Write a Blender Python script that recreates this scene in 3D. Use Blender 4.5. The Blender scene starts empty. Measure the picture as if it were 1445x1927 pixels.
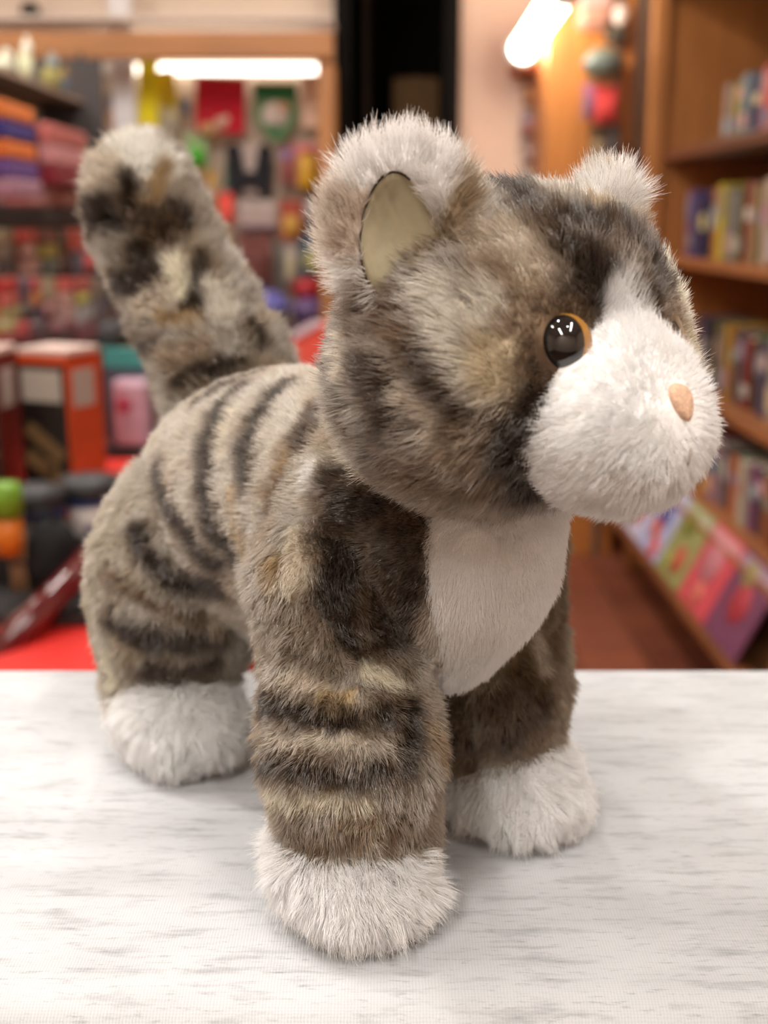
import bpy, bmesh, math, random
import numpy as np
from mathutils import Vector, Matrix

# ------------------------------------------------------------------ camera, world, light, exposure
SC = bpy.context.scene
COL = SC.collection
F_PX, CXP, CYP, HORIZON = 2200.0, 722.5, 963.5, 415.0      # for a 1445 x 1927 frame
TABLE_Z = 1.0
CAM_Z = TABLE_Z + 0.25
PITCH = math.atan((CYP - HORIZON) / F_PX)
cam_data = bpy.data.cameras.new('camera')
cam = bpy.data.objects.new('camera', cam_data)
COL.objects.link(cam)
cam.location = (0, 0, CAM_Z)
cam.rotation_euler = (math.pi / 2 - PITCH, 0, 0)
cam_data.sensor_fit = 'VERTICAL'
cam_data.sensor_height = 36.0
cam_data.lens = F_PX * 36.0 / 1927.0
cam_data.clip_start = 0.02
cam_data.clip_end = 60
cam_data.dof.use_dof = True
cam_data.dof.focus_distance = 0.402
cam_data.dof.aperture_fstop = cam_data.lens / 5.6
SC.camera = cam

SC.view_settings.view_transform = 'Standard'
SC.view_settings.look = 'None'
SC.view_settings.gamma = 1.0
SC.view_settings.use_curve_mapping = False
SC.view_settings.exposure = 0.0

W = bpy.data.worlds.new('shop_world')
SC.world = W
W.use_nodes = True
W.node_tree.nodes['Background'].inputs[0].default_value = (1.0, 0.9, 0.8, 1)
W.node_tree.nodes['Background'].inputs[1].default_value = 0.05

def area_light(name, loc, size_x, size_y, power, colour, rot=(0, 0, 0), parent=None):
    d = bpy.data.lights.new(name, 'AREA')
    d.shape = 'RECTANGLE'; d.size = size_x; d.size_y = size_y
    d.energy = power; d.color = colour
    o = bpy.data.objects.new(name, d); COL.objects.link(o)
    o.location = loc; o.rotation_euler = rot
    if parent: o.parent = parent
    return o

def spot_light(name, loc, target, power, colour, radius, cone, parent=None):
    d = bpy.data.lights.new(name, 'SPOT')
    d.energy = power; d.color = colour; d.shadow_soft_size = radius
    d.spot_size = cone; d.spot_blend = 0.5
    o = bpy.data.objects.new(name, d); COL.objects.link(o)
    o.location = loc
    o.rotation_euler = (Vector(target) - Vector(loc)).to_track_quat('-Z', 'Y').to_euler()
    if parent: o.parent = parent
    return o

# lamps of the shop: (x, y, length along y?, power); fixtures are built further down
CEILING_Z = 2.75
TUBE_LAMPS = [(-1.05, 0.75, 15.0), (0.55, -0.25, 21.0), (-0.45, 2.7, 30.0), (-1.6, 2.9, 24.0), (1.0, 3.4, 1.5), (-0.6, -0.9, 27.0)]
SPOT_LAMPS = [((-0.28, 0.62, 2.45), (-0.02, 0.45, 1.05), 15.0),
              ((-1.15, 1.05, 2.40), (-0.06, 0.47, 1.08), 46.0),
              ((0.20, -0.15, 2.45), (0.03, 0.40, 1.10), 6.0)]
WARM = (1.0, 0.955, 0.905)

# ------------------------------------------------------------------ helpers
def lin(c):
    return tuple(((v / 255.0) / 12.92 if v / 255.0 <= 0.04045 else ((v / 255.0 + 0.055) / 1.055) ** 2.4) for v in c)

MATS = {}
def mat(rgb, rough=0.6, spec=0.4, metallic=0.0, noise=0.0, scale=40.0, coat=0.0, name=None, bump=0.0):
    key = (tuple(rgb), rough, spec, metallic, noise, scale, coat, bump)
    if key in MATS: return MATS[key]
    m = bpy.data.materials.new(name or 'material')
    m.use_nodes = True
    nt = m.node_tree; b = nt.nodes['Principled BSDF']
    c = lin(rgb)
    b.inputs['Base Color'].default_value = (*c, 1)
    b.inputs['Roughness'].default_value = rough
    b.inputs['Specular IOR Level'].default_value = spec
    b.inputs['Metallic'].default_value = metallic
    b.inputs['Coat Weight'].default_value = coat
    if noise > 0 or bump > 0:
        tc = nt.nodes.new('ShaderNodeTexCoord'); n = nt.nodes.new('ShaderNodeTexNoise')
        n.inputs['Scale'].default_value = scale; n.inputs['Detail'].default_value = 4
        nt.links.new(tc.outputs['Object'], n.inputs['Vector'])
        if noise > 0:
            r = nt.nodes.new('ShaderNodeValToRGB')
            r.color_ramp.elements[0].position = 0.3; r.color_ramp.elements[1].position = 0.7
            r.color_ramp.elements[0].color = (*[max(0, v * (1 - noise)) for v in c], 1)
            r.color_ramp.elements[1].color = (*[min(1, v * (1 + noise)) for v in c], 1)
            nt.links.new(n.outputs['Fac'], r.inputs['Fac']); nt.links.new(r.outputs['Color'], b.inputs['Base Color'])
        if bump > 0:
            bp = nt.nodes.new('ShaderNodeBump'); bp.inputs['Strength'].default_value = bump; bp.inputs['Distance'].default_value = 0.002
            nt.links.new(n.outputs['Fac'], bp.inputs['Height']); nt.links.new(bp.outputs['Normal'], b.inputs['Normal'])
    MATS[key] = m
    return m

def wood(rgb, name='wood', axis=2):
    key = ('wood', tuple(rgb), axis)
    if key in MATS: return MATS[key]
    m = bpy.data.materials.new(name); m.use_nodes = True
    nt = m.node_tree; b = nt.nodes['Principled BSDF']
    tc = nt.nodes.new('ShaderNodeTexCoord'); mp = nt.nodes.new('ShaderNodeMapping')
    s = [14.0, 14.0, 14.0]; s[axis] = 1.0
    mp.inputs['Scale'].default_value = s
    n = nt.nodes.new('ShaderNodeTexNoise'); n.inputs['Scale'].default_value = 3; n.inputs['Detail'].default_value = 5
    r = nt.nodes.new('ShaderNodeValToRGB'); c = lin(rgb)
    r.color_ramp.elements[0].position = 0.25; r.color_ramp.elements[1].position = 0.75
    r.color_ramp.elements[0].color = (*[v * 0.7 for v in c], 1)
    r.color_ramp.elements[1].color = (*[min(1, v * 1.2) for v in c], 1)
    nt.links.new(tc.outputs['Object'], mp.inputs[0]); nt.links.new(mp.outputs[0], n.inputs['Vector'])
    nt.links.new(n.outputs['Fac'], r.inputs[0]); nt.links.new(r.outputs[0], b.inputs['Base Color'])
    b.inputs['Roughness'].default_value = 0.45
    MATS[key] = m
    return m

def emit(rgb, strength, name='lamp_glow'):
    key = ('emit', tuple(rgb), strength)
    if key in MATS: return MATS[key]
    m = bpy.data.materials.new(name); m.use_nodes = True
    b = m.node_tree.nodes['Principled BSDF']
    b.inputs['Base Color'].default_value = (*lin(rgb), 1)
    b.inputs['Emission Color'].default_value = (*lin(rgb), 1)
    b.inputs['Emission Strength'].default_value = strength
    MATS[key] = m
    return m

def empty(name, loc, rot=(0, 0, 0), label=None, cat=None, group=None):
    o = bpy.data.objects.new(name, None); COL.objects.link(o)
    o.location = loc; o.rotation_euler = rot; o.empty_display_size = 0.02
    return tag(o, label, cat, group)

def tag(o, label=None, cat=None, group=None, kind=None):
    if label: o['label'] = label
    if cat: o['category'] = cat
    if group: o['group'] = group
    if kind: o['kind'] = kind
    return o

def link_bm(name, bm, material, parent=None, smooth=False, loc=(0, 0, 0), rot=(0, 0, 0)):
    me = bpy.data.meshes.new(name)
    bmesh.ops.recalc_face_normals(bm, faces=bm.faces[:])
    bm.to_mesh(me); bm.free()
    if material: me.materials.append(material)
    if smooth:
        for p in me.polygons: p.use_smooth = True
    o = bpy.data.objects.new(name, me); COL.objects.link(o)
    o.location = loc; o.rotation_euler = rot
    if parent: o.parent = parent
    return o

def bm_box(bm, c, s, bevel=0.0, rot=None):
    r = bmesh.ops.create_cube(bm, size=1.0)
    M = Matrix.Translation(c) @ (rot.to_4x4() if rot is not None else Matrix.Identity(4)) @ Matrix.Diagonal((*s, 1))
    bmesh.ops.transform(bm, matrix=M, verts=r['verts'])
    if bevel > 0:
        es = list({e for v in r['verts'] for e in v.link_edges})
        bmesh.ops.bevel(bm, geom=es, offset=bevel, segments=2, affect='EDGES', profile=0.5)

def box(name, c, s, material, parent=None, bevel=0.003, rot=None, loc=(0, 0, 0), orot=(0, 0, 0)):
    bm = bmesh.new(); bm_box(bm, c, s, bevel, rot)
    return link_bm(name, bm, material, parent, loc=loc, rot=orot)

def tube(name, pts, rad, material, parent=None, seg=12, rads=None):
    bm = bmesh.new(); rings = []
    pts = [Vector(p) for p in pts]
    for i, p in enumerate(pts):
        d = (pts[min(i + 1, len(pts) - 1)] - pts[max(i - 1, 0)]).normalized()
        a = d.orthogonal().normalized() if abs(d.z) > 0.95 else d.cross(Vector((0, 0, 1))).normalized()
        b = d.cross(a).normalized(); r = rads[i] if rads else rad
        rings.append([bm.verts.new(p + a * math.cos(k * 2 * math.pi / seg) * r + b * math.sin(k * 2 * math.pi / seg) * r) for k in range(seg)])
    for q, w in zip(rings, rings[1:]):
        for k in range(seg): bm.faces.new((q[k], q[(k + 1) % seg], w[(k + 1) % seg], w[k]))
    bm.faces.new(rings[0]); bm.faces.new(rings[-1])
    return link_bm(name, bm, material, parent, smooth=True)

def lathe(name, prof, material, parent=None, seg=24, loc=(0, 0, 0), rot=(0, 0, 0), scale=(1, 1)):
    bm = bmesh.new(); rings = []
    for r, z in prof:
        rings.append([bm.verts.new((math.cos(k * 2 * math.pi / seg) * max(r, 1e-4) * scale[0], math.sin(k * 2 * math.pi / seg) * max(r, 1e-4) * scale[1], z)) for k in range(seg)])
    for q, w in zip(rings, rings[1:]):
        for k in range(seg): bm.faces.new((q[k], q[(k + 1) % seg], w[(k + 1) % seg], w[k]))
    bm.faces.new(rings[0]); bm.faces.new(rings[-1])
    return link_bm(name, bm, material, parent, smooth=True, loc=loc, rot=rot)

def prism(name, poly, y0, y1, material, parent=None, bevel=0.0):
    """outline in x,z extruded along y"""
    bm = bmesh.new()
    a = [bm.verts.new((x, y0, z)) for x, z in poly]; b = [bm.verts.new((x, y1, z)) for x, z in poly]
    bm.faces.new(a); bm.faces.new(b[::-1])
    n = len(poly)
    for i in range(n): bm.faces.new((a[i], a[(i + 1) % n], b[(i + 1) % n], b[i]))
    if bevel > 0: bmesh.ops.bevel(bm, geom=bm.edges[:], offset=bevel, segments=1, affect='EDGES')
    return link_bm(name, bm, material, parent)

SP, CP = math.sin(PITCH), math.cos(PITCH)
def at(u, v, Y):
    """point of the shop seen at photo pixel u,v and standing Y metres ahead of the camera"""
    x = (u - CXP) / F_PX; y = -(v - CYP) / F_PX
    t = Y / (CP + y * SP)
    return Vector((x * t, Y, CAM_Z + (-SP + y * CP) * t))
def at_x(u, v, X):
    x = (u - CXP) / F_PX; y = -(v - CYP) / F_PX
    t = X / x
    return Vector((X, (CP + y * SP) * t, CAM_Z + (-SP + y * CP) * t))
# ------------------------------------------------------------------ counter and cloth
def cloth_mat():
    m = bpy.data.materials.new('heathered_jersey'); m.use_nodes = True
    nt = m.node_tree; b = nt.nodes['Principled BSDF']; N = nt.nodes.new; Lk = nt.links.new
    tc = N('ShaderNodeTexCoord')
    def noise(scale, sx, sy, detail=4, rough=0.6):
        mp = N('ShaderNodeMapping'); mp.inputs['Scale'].default_value = (sx, sy, 1)
        n = N('ShaderNodeTexNoise'); n.inputs['Scale'].default_value = scale; n.inputs['Detail'].default_value = detail; n.inputs['Roughness'].default_value = rough
        Lk(tc.outputs['Object'], mp.inputs[0]); Lk(mp.outputs[0], n.inputs['Vector'])
        return n.outputs['Fac']
    def ramp(fac, p0, p1, c0, c1):
        r = N('ShaderNodeValToRGB'); r.color_ramp.elements[0].position = p0; r.color_ramp.elements[1].position = p1
        r.color_ramp.elements[0].color = (*c0, 1); r.color_ramp.elements[1].color = (*c1, 1); Lk(fac, r.inputs[0]); return r.outputs[0]
    fine = ramp(noise(1.0, 95, 560, 5, 0.7), 0.56, 0.76, (1, 1, 1), (0.50, 0.50, 0.49))
    mid = ramp(noise(1.0, 30, 175, 4, 0.65), 0.52, 0.76, (1, 1, 1), (0.58, 0.58, 0.58))
    big = ramp(noise(1.0, 9, 30, 2, 0.5), 0.35, 0.70, (0.555, 0.572, 0.592), (0.465, 0.478, 0.494))
    mx = N('ShaderNodeMix'); mx.data_type = 'RGBA'; mx.blend_type = 'MULTIPLY'; mx.inputs[0].default_value = 1
    Lk(fine, mx.inputs[6]); Lk(mid, mx.inputs[7])
    mx2 = N('ShaderNodeMix'); mx2.data_type = 'RGBA'; mx2.blend_type = 'MULTIPLY'; mx2.inputs[0].default_value = 1
    Lk(mx.outputs[2], mx2.inputs[6]); Lk(big, mx2.inputs[7])
    # knit: fine ribs across x with small stitches along y
    wv = N('ShaderNodeTexWave'); wv.wave_type = 'BANDS'; wv.bands_direction = 'X'; wv.inputs['Scale'].default_value = 290; wv.inputs['Distortion'].default_value = 1.2; wv.inputs['Detail'].default_value = 1
    wy = N('ShaderNodeTexWave'); wy.wave_type = 'BANDS'; wy.bands_direction = 'Y'; wy.inputs['Scale'].default_value = 330; wy.inputs['Distortion'].default_value = 1.5; wy.inputs['Detail'].default_value = 1
    Lk(tc.outputs['Object'], wv.inputs['Vector']); Lk(tc.outputs['Object'], wy.inputs['Vector'])
    ad = N('ShaderNodeMath'); ad.operation = 'MULTIPLY_ADD'; ad.inputs[1].default_value = 0.5
    Lk(wy.outputs['Fac'], ad.inputs[0]); Lk(wv.outputs['Fac'], ad.inputs[2])
    kn = ramp(ad.outputs[0], 0.0, 0.9, (0.88, 0.88, 0.88), (1, 1, 1))
    mx3 = N('ShaderNodeMix'); mx3.data_type = 'RGBA'; mx3.blend_type = 'MULTIPLY'; mx3.inputs[0].default_value = 1
    Lk(mx2.outputs[2], mx3.inputs[6]); Lk(kn, mx3.inputs[7])
    Lk(mx3.outputs[2], b.inputs['Base Color'])
    bp = N('ShaderNodeBump'); bp.inputs['Strength'].default_value = 0.35; bp.inputs['Distance'].default_value = 0.0004
    Lk(ad.outputs[0], bp.inputs['Height']); Lk(bp.outputs[0], b.inputs['Normal'])
    b.inputs['Roughness'].default_value = 0.95; b.inputs['Specular IOR Level'].default_value = 0.1
    b.inputs['Sheen Weight'].default_value = 0.15
    return m
CLOTH_Y0, CLOTH_Y1, CLOTH_X = 0.327, 0.632, 0.62
def build_cloth():
    """cloth lying on the counter, rolling over its front and back edges"""
    R = 0.018
    prof = [(CLOTH_Y0 - 0.002, -0.30)]
    prof += [(CLOTH_Y0 + R - (R + 0.002) * math.cos(a), -R + R * math.sin(a)) for a in np.linspace(0, math.pi / 2, 8)]
    prof += [(CLOTH_Y0 + R + (CLOTH_Y1 - CLOTH_Y0 - 2 * R) * t, 0.0) for t in np.linspace(0.05, 0.95, 12)]
    R2 = 0.006
    prof += [(CLOTH_Y1 - R2 + R2 * math.sin(a), -R2 + R2 * math.cos(a)) for a in np.linspace(0, math.pi / 2, 6)]
    prof += [(CLOTH_Y1, -0.25)]
    bm = bmesh.new(); nx = 40; rows = []
    for y, z in prof:
        rows.append([bm.verts.new((-CLOTH_X + 2 * CLOTH_X * i / nx, y, z + (0.0 if z > -0.1 else 0.006 * math.sin(i * 1.7)))) for i in range(nx + 1)])
    for q, w in zip(rows, rows[1:]):
        for i in range(nx): bm.faces.new((q[i], q[i + 1], w[i + 1], w[i]))
    o = link_bm('tablecloth', bm, cloth_mat(), None, smooth=True, loc=(0, 0, TABLE_Z))
    md = o.modifiers.new('thickness', 'SOLIDIFY'); md.thickness = 0.0012; md.offset = -1
    return tag(o, 'white heathered grey jersey cloth spread under the plush cat', 'cloth')
build_cloth()
t = empty('counter', (0, (CLOTH_Y0 + CLOTH_Y1) / 2, 0), label='wooden shop counter hidden under the grey heathered cloth', cat='counter')
wd = (CLOTH_Y1 - CLOTH_Y0)
box('counter_top', (0, 0, TABLE_Z - 0.017), (2 * CLOTH_X - 0.02, wd - 0.012, 0.028), wood((150, 100, 60), axis=0), t, 0.004)
box('counter_body', (0, 0.01, (TABLE_Z - 0.031) / 2), (2 * CLOTH_X - 0.08, wd - 0.06, TABLE_Z - 0.031), wood((140, 92, 54), axis=2), t, 0.004)
# ------------------------------------------------------------------ the shop around: shell
PLASTER = mat((226, 208, 192), 0.9, 0.2, noise=0.03, scale=6, name='plaster')
PEACH = mat((232, 206, 188), 0.9, 0.2, noise=0.03, scale=6, name='peach_plaster')
DARK = mat((20, 18, 17), 0.9, 0.1, name='dark_paint')
def struct(o): return tag(o, kind='structure')
ROOM_X0, ROOM_X1, ROOM_Y0, BACK_Y = -2.3, 1.75, -1.8, 4.75
# floor: terracotta tiles near the bookcase, laid as pieces over a grout bed
struct(box('floor', (0, 1.7, -0.03), (4.3, 7.6, 0.05), mat((92, 62, 48), 0.9, name='grout'), None, 0))
FL = bpy.data.objects['floor']
tile_mats = [mat(c, 0.6, 0.3, noise=0.10, scale=9, name='terracotta') for c in ((134, 74, 52), (146, 82, 58), (126, 68, 50), (140, 80, 60))]
bm = bmesh.new(); bm_box(bm, (0, 0, 0), (0.194, 0.194, 0.012), 0.003)
tile_me = bpy.data.meshes.new('floor_tile'); bm.to_mesh(tile_me); bm.free()
tile_mes = []
for m in tile_mats:
    c = tile_me.copy(); c.materials.append(m); tile_mes.append(c)
random.seed(4)
for i in range(-11, 9):
    for j in range(0, 14):
        y = 2.0 + 0.2 * j
        o = bpy.data.objects.new('floor_tile', random.choice(tile_mes)); COL.objects.link(o)
        o.location = (0.2 * i + 0.07, y, -0.002); o.rotation_euler = (random.uniform(-1, 1) * 0.004, random.uniform(-1, 1) * 0.004, random.choice((0, math.pi / 2)))
        o.parent = FL
struct(box('ceiling', (-0.25, 1.7, CEILING_Z + 0.03), (4.3, 7.4, 0.05), mat((232, 226, 216), 0.9, name='ceiling_paint'), None, 0))
struct(box('wall_left', (ROOM_X0 - 0.03, 1.7, 1.35), (0.05, 7.4, 2.8), PLASTER, None, 0))
struct(box('wall_right', (ROOM_X1 + 0.03, 1.7, 1.35), (0.05, 7.4, 2.8), PLASTER, None, 0))
struct(box('wall_front', (-0.25, ROOM_Y0 - 0.03, 1.35), (4.3, 0.05, 2.8), PLASTER, None, 0))
DX0, DX1 = at(632, 300, BACK_Y).x, at(862, 300, BACK_Y).x         # the dark doorway between them
w = struct(box('wall_back', ((ROOM_X0 + DX0) / 2, BACK_Y + 0.05, 1.35), (DX0 - ROOM_X0, 0.08, 2.8), PLASTER, None, 0))
box('door_side_panel', ((DX1 + ROOM_X1) / 2, BACK_Y + 0.05, 1.35), (ROOM_X1 - DX1, 0.08, 2.8), PEACH, w, 0)
dr = struct(box('trim_1', (0, 0, 0), (0.06, 0.14, 2.75), DARK, None, 0.004, loc=(DX0 + 0.03, BACK_Y + 0.02, 1.375)))
struct(box('trim_2', (0, 0, 0), (0.06, 0.14, 2.75), DARK, None, 0.004, loc=(DX1 - 0.03, BACK_Y + 0.02, 1.375)))
# stock room behind the doorway, its unlit gloom put into wall and ceiling colours
rm = struct(box('wall_stockroom', (0, 0, 0), (1.6, 0.05, 2.8), mat((32, 26, 22), 0.9, name='stockroom_shade'), None, 0, loc=((DX0 + DX1) / 2, BACK_Y + 1.6, 1.35)))
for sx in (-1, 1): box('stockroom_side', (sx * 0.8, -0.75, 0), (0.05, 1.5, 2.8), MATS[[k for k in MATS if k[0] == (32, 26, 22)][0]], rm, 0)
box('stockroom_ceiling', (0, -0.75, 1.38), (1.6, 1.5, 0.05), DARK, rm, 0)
p = at(785, 245, BACK_Y + 1.0)
t = empty('stock_shelf', (p.x, p.y, 0), label='dark shelf in the unlit doorway holding a brown carton', cat='shelf')
box('shelf_board', (0, 0, p.z - 0.02), (0.5, 0.34, 0.03), wood((70, 48, 30), axis=0), t)
for sx in (-0.235, 0.235):
    for sy in (-0.15, 0.15): box('post', (sx, sy, p.z / 2 + 0.3), (0.03, 0.03, p.z + 0.6), wood((84, 58, 34)), t)
t = empty('cardboard_box', (p.x - 0.01, p.y, p.z - 0.004), label='brown cardboard carton in the dark doorway behind the cat', cat='box')
box('carton_body', (0, 0, 0.11), (0.21, 0.2, 0.22), mat((150, 116, 80), 0.8, noise=0.08, scale=12, name='cardboard'), t)
box('flap', (0, 0, 0.223), (0.2, 0.19, 0.006), mat((160, 126, 90), 0.8, name='cardboard_flap'), t, 0.002)
box('packing_tape', (0, 0, 0.2275), (0.045, 0.192, 0.002), mat((190, 170, 130), 0.3, name='tape'), t, 0)

# ---- back wall display: fascia beam, lamp, peg panel
Y1 = BACK_Y - 0.32
bx0, bx1 = at(-60, 85, Y1).x, at(626, 85, Y1).x
zt, zb = at(300, 62, Y1).z, at(300, 112, Y1).z
struct(box('trim_3', (0, 0, 0), (bx1 - bx0, 0.07, zt - zb), wood((178, 122, 72), axis=0), None, 0.006, loc=((bx0 + bx1) / 2, Y1, (zt + zb) / 2)))
struct(box('trim_4', (0, 0, 0), (0.06, 0.30, zb), wood((178, 122, 72)), None, 0.005, loc=(at(614, 300, Y1).x, Y1 + 0.15, zb / 2)))
box('soffit_panel', (0, 0.16, 0.10), (bx1 - bx0, 0.28, 0.012), mat((226, 214, 204), 0.7, name='white_board'), bpy.data.objects['trim_3'], 0)
def tube_lamp(name, a, b, r, strength, colour, label, holder_mat):
    a = Vector(a); b = Vector(b); t = empty(name, (a + b) / 2, label=label, cat='lamp')
    d = (b - a); m = (a + b) / 2
    u = d.normalized()
    tube('glass_tube', [a - m + u * 0.03, Vector((0, 0, 0)), b - m - u * 0.03], r, emit(colour, strength), t, 12)
    for s, q in ((1, a), (-1, b)): tube('end_cap', [q - m, q - m + u * s * 0.04], r * 1.3, holder_mat, t, 12)
    return t
GREY = mat((150, 150, 150), 0.5, name='grey_metal'); WHITE = mat((238, 234, 228), 0.5, name='white_enamel')
YL = BACK_Y - 0.055
tl = tube_lamp('strip_lamp', at(196, 130, YL), at(622, 130, YL), 0.018, 5.0, (255, 246, 232), 'white glowing strip lamp under the wooden fascia of the back display', WHITE)
PEGB = mat((186, 168, 150), 0.8, noise=0.04, scale=10, name='peg_panel')
px0, px1 = at(196, 300, BACK_Y - 0.02).x, at(606, 300, BACK_Y - 0.02).x
PEG = struct(box('wall_peg', (0, 0, 0), (px1 - px0, 0.02, zb - 0.25), PEGB, None, 0.002, loc=((px0 + px1) / 2, BACK_Y - 0.01, (zb + 0.25) / 2)))
pg = PEG
pm = GREY

# generic merchandise -----------------------------------------------------------
def item(name, label, cat, group, loc, rotz=0.0): return empty(name, loc, (0, 0, rotz), label, cat, group)
def hang_pack(u0, v0, u1, v1, Y, card, panel, blob, name, label, cat, depth=0.03, rotz=0.0, shape='box', group='goods hanging on the back peg panel', second=None):
    """a pack on a card: card, printed panel and the bulging contents; hangs from its own peg"""
    a = at(u0, v0, Y); b = at(u1, v1, Y); w = abs(b.x - a.x); h = abs(a.z - b.z)
    t = item(name, label, cat, group, ((a.x + b.x) / 2, Y, (a.z + b.z) / 2), rotz)
    box('card', (0, 0, 0), (w, 0.004, h), card, t, 0.0015)
    if panel: box('printed_panel', (0, -0.0035, h * 0.30), (w * 0.9, 0.003, h * 0.32), panel, t, 0.001)
    if second: box('printed_strip', (0, -0.0035, -h * 0.42), (w * 0.9, 0.003, h * 0.14), second, t, 0.001)
    if blob:
        if shape == 'box': box('contents', (0, -depth / 2 - 0.002, -h * 0.12), (w * 0.78, depth, h * 0.5), blob, t, min(0.012, depth * 0.4))
        else:
            lathe('contents', [(0.0, -0.5), (0.34, -0.42), (0.5, -0.1), (0.48, 0.15), (0.3, 0.42), (0.0, 0.5)], blob, t, 16, loc=(0, -depth / 2, -h * 0.12), scale=(1, 1)).scale = (w * 0.8, depth, h * 0.55)
    tube('hanger_peg', [(0, 0.05, h * 0.47), (0, -0.02, h * 0.47)], 0.004, GREY, t, 6)
    return t
YP = BACK_Y - 0.09
C = lambda r, g, b, ro=0.5: mat((r, g, b), ro, name='printed_card', noise=0.05, scale=30)

# white upright between the shelves and the panel
struct(box('trim_5', (0, 0, 0), (0.085, 0.05, 1.0), mat((228, 226, 228), 0.5, name='white_post'), None, 0.006, loc=(at(236, 210, BACK_Y - 0.13).x, BACK_Y - 0.13, at(236, 210, YP).z)))
# felt pennants and bags ---------------------------------------------------------
def pennant(u0, v0, u1, v1, Y, main, head, mark, name, label, lean=0.0, rounded=0.0):
    a = at(u0, v0, Y); b = at(u1, v1, Y); w = b.x - a.x; h = a.z - b.z
    t = item(name, label, 'pennant', 'banners on the back peg panel', ((a.x + b.x) / 2, Y, (a.z + b.z) / 2))
    t.rotation_euler = (0, lean, 0)
    bot = [(-w / 2, -h / 2 + rounded)] + [(-w / 2 + w * k / 8, -h / 2 + rounded * (1 - math.sin(math.pi * k / 8))) for k in range(1, 8)] + [(w / 2, -h / 2 + rounded)]
    prism('felt', bot + [(w / 2, h / 2), (-w / 2, h / 2)], -0.004, 0.004, main, t)
    if head: box('header_band', (0, -0.006, h * 0.39), (w * 1.02, 0.006, h * 0.2), head, t, 0.001)
    tube('rod', [(-w * 0.55, 0, h / 2 + 0.005), (w * 0.55, 0, h / 2 + 0.005)], 0.007, wood((180, 130, 80), axis=0), t, 8)
    for (x, z, sx, sz, m) in mark:
        lathe('emblem', [(0.0, 0), (1.0, 0.0), (1.0, 0.003), (0.0, 0.0035)], m, t, 12, loc=(x * w, -0.0045, z * h), rot=(math.pi / 2, 0, 0), scale=(sx * w, sz * h))
    return t
pennant(366, 148, 462, 250, YP, C(186, 26, 46, 0.9), None, [(0.02, -0.32, 0.13, 0.12, C(206, 170, 150, 0.9)), (0.13, -0.24, 0.06, 0.08, C(214, 180, 160, 0.9))], 'felt_banner', 'plain crimson felt banner with a small beige mark on the back wall', 0.05)
pennant(478, 160, 560, 268, YP, C(96, 138, 96, 0.9), C(30, 106, 62, 0.9), [(-0.02, -0.02, 0.33, 0.24, C(214, 200, 190, 0.9)), (0.16, 0.10, 0.18, 0.11, C(206, 164, 130, 0.9)), (-0.05, -0.26, 0.2, 0.12, C(90, 130, 90, 0.9))], 'felt_pennant', 'green rounded felt pennant with a pale picture on the back wall', 0.0, 0.09)
pennant(258, 118, 300, 248, YP - 0.03, C(232, 214, 30, 0.8), None, [], 'hanging_bag', 'tall bright yellow banner beside the white post on the back wall', 0.05)
pennant(296, 138, 334, 214, YP, C(214, 186, 34, 0.8), None, [(0, -0.1, 0.25, 0.3, C(196, 168, 40, 0.8))], 'hanging_bag', 'short golden yellow banner right of the tall yellow one', -0.1)
hang_pack(566, 140, 604, 240, YP, C(222, 188, 162), None, None, 'card_panel', 'tan blank card hanging beside the green pennant', 'card')
hang_pack(338, 186, 356, 216, YP, C(92, 104, 130), None, C(80, 92, 120), 'trinket_pack', 'small slate blue pack left of the crimson banner', 'pack')
hang_pack(300, 200, 340, 262, YP, C(170, 156, 130), C(196, 182, 140), C(150, 142, 122), 'trinket_pack', 'beige pack below the golden yellow banner', 'pack')
hang_pack(372, 214, 412, 262, YP, C(196, 160, 104), None, C(180, 140, 96), 'trinket_pack', 'tan pack overlapping the lower left of the crimson banner', 'pack')
# green ball on its card
t = hang_pack(348, 252, 392, 322, YP, C(150, 176, 120), None, C(62, 168, 28, 0.35), 'toy_pack', 'bright green ball in a pack above the cat tail', 'toy', 0.05, shape='round')
# black waistcoat shaped costume
a = at(424, 268, YP); b = at(516, 372, YP); w_, h_ = b.x - a.x, a.z - b.z
t = item('costume', 'black costume vest with a pale shirt front on the back wall', 'costume', None, ((a.x + b.x) / 2, YP, (a.z + b.z) / 2))
BK = mat((34, 33, 38), 0.85, name='black_felt')
prism('vest_front', [(-0.5 * w_, 0.40 * h_), (-0.30 * w_, 0.5 * h_), (-0.18 * w_, 0.42 * h_), (-0.12 * w_, -0.05 * h_), (0.12 * w_, -0.05 * h_), (0.20 * w_, 0.42 * h_), (0.32 * w_, 0.5 * h_), (0.5 * w_, 0.36 * h_),
                     (0.42 * w_, -0.5 * h_), (0.24 * w_, -0.48 * h_), (0.10 * w_, -0.28 * h_), (-0.12 * w_, -0.28 * h_), (-0.22 * w_, -0.48 * h_), (-0.44 * w_, -0.5 * h_)], -0.02, 0.0, BK, t, 0.003)
box('shirt_front', (0, 0.004, 0), (w_ * 0.7, 0.006, h_ * 0.92), mat((190, 172, 164), 0.8, name='shirt_cloth'), t, 0.002)
box('side_flash', (-0.46 * w_, -0.004, -0.1 * h_), (0.12 * w_, 0.03, h_ * 0.5), mat((60, 96, 74), 0.8, name='green_cloth'), t, 0.004)
hang_pack(548, 270, 612, 350, YP, C(206, 128, 126), None, None, 'toy_pack', 'pink topped pack with a yellow toy beside the doorway', 'toy')
o = bpy.data.objects.new('x', None)
t = item('toy_bottle', 'mustard yellow bubble bottle hanging near the doorway post', 'bottle', None, at(578, 316, YP - 0.05))
lathe('bottle_body', [(0.0, -0.08), (0.034, -0.08), (0.038, -0.06), (0.038, 0.03), (0.02, 0.05), (0.018, 0.06)], mat((206, 156, 36), 0.35, name='yellow_plastic'), t, 16)
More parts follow.
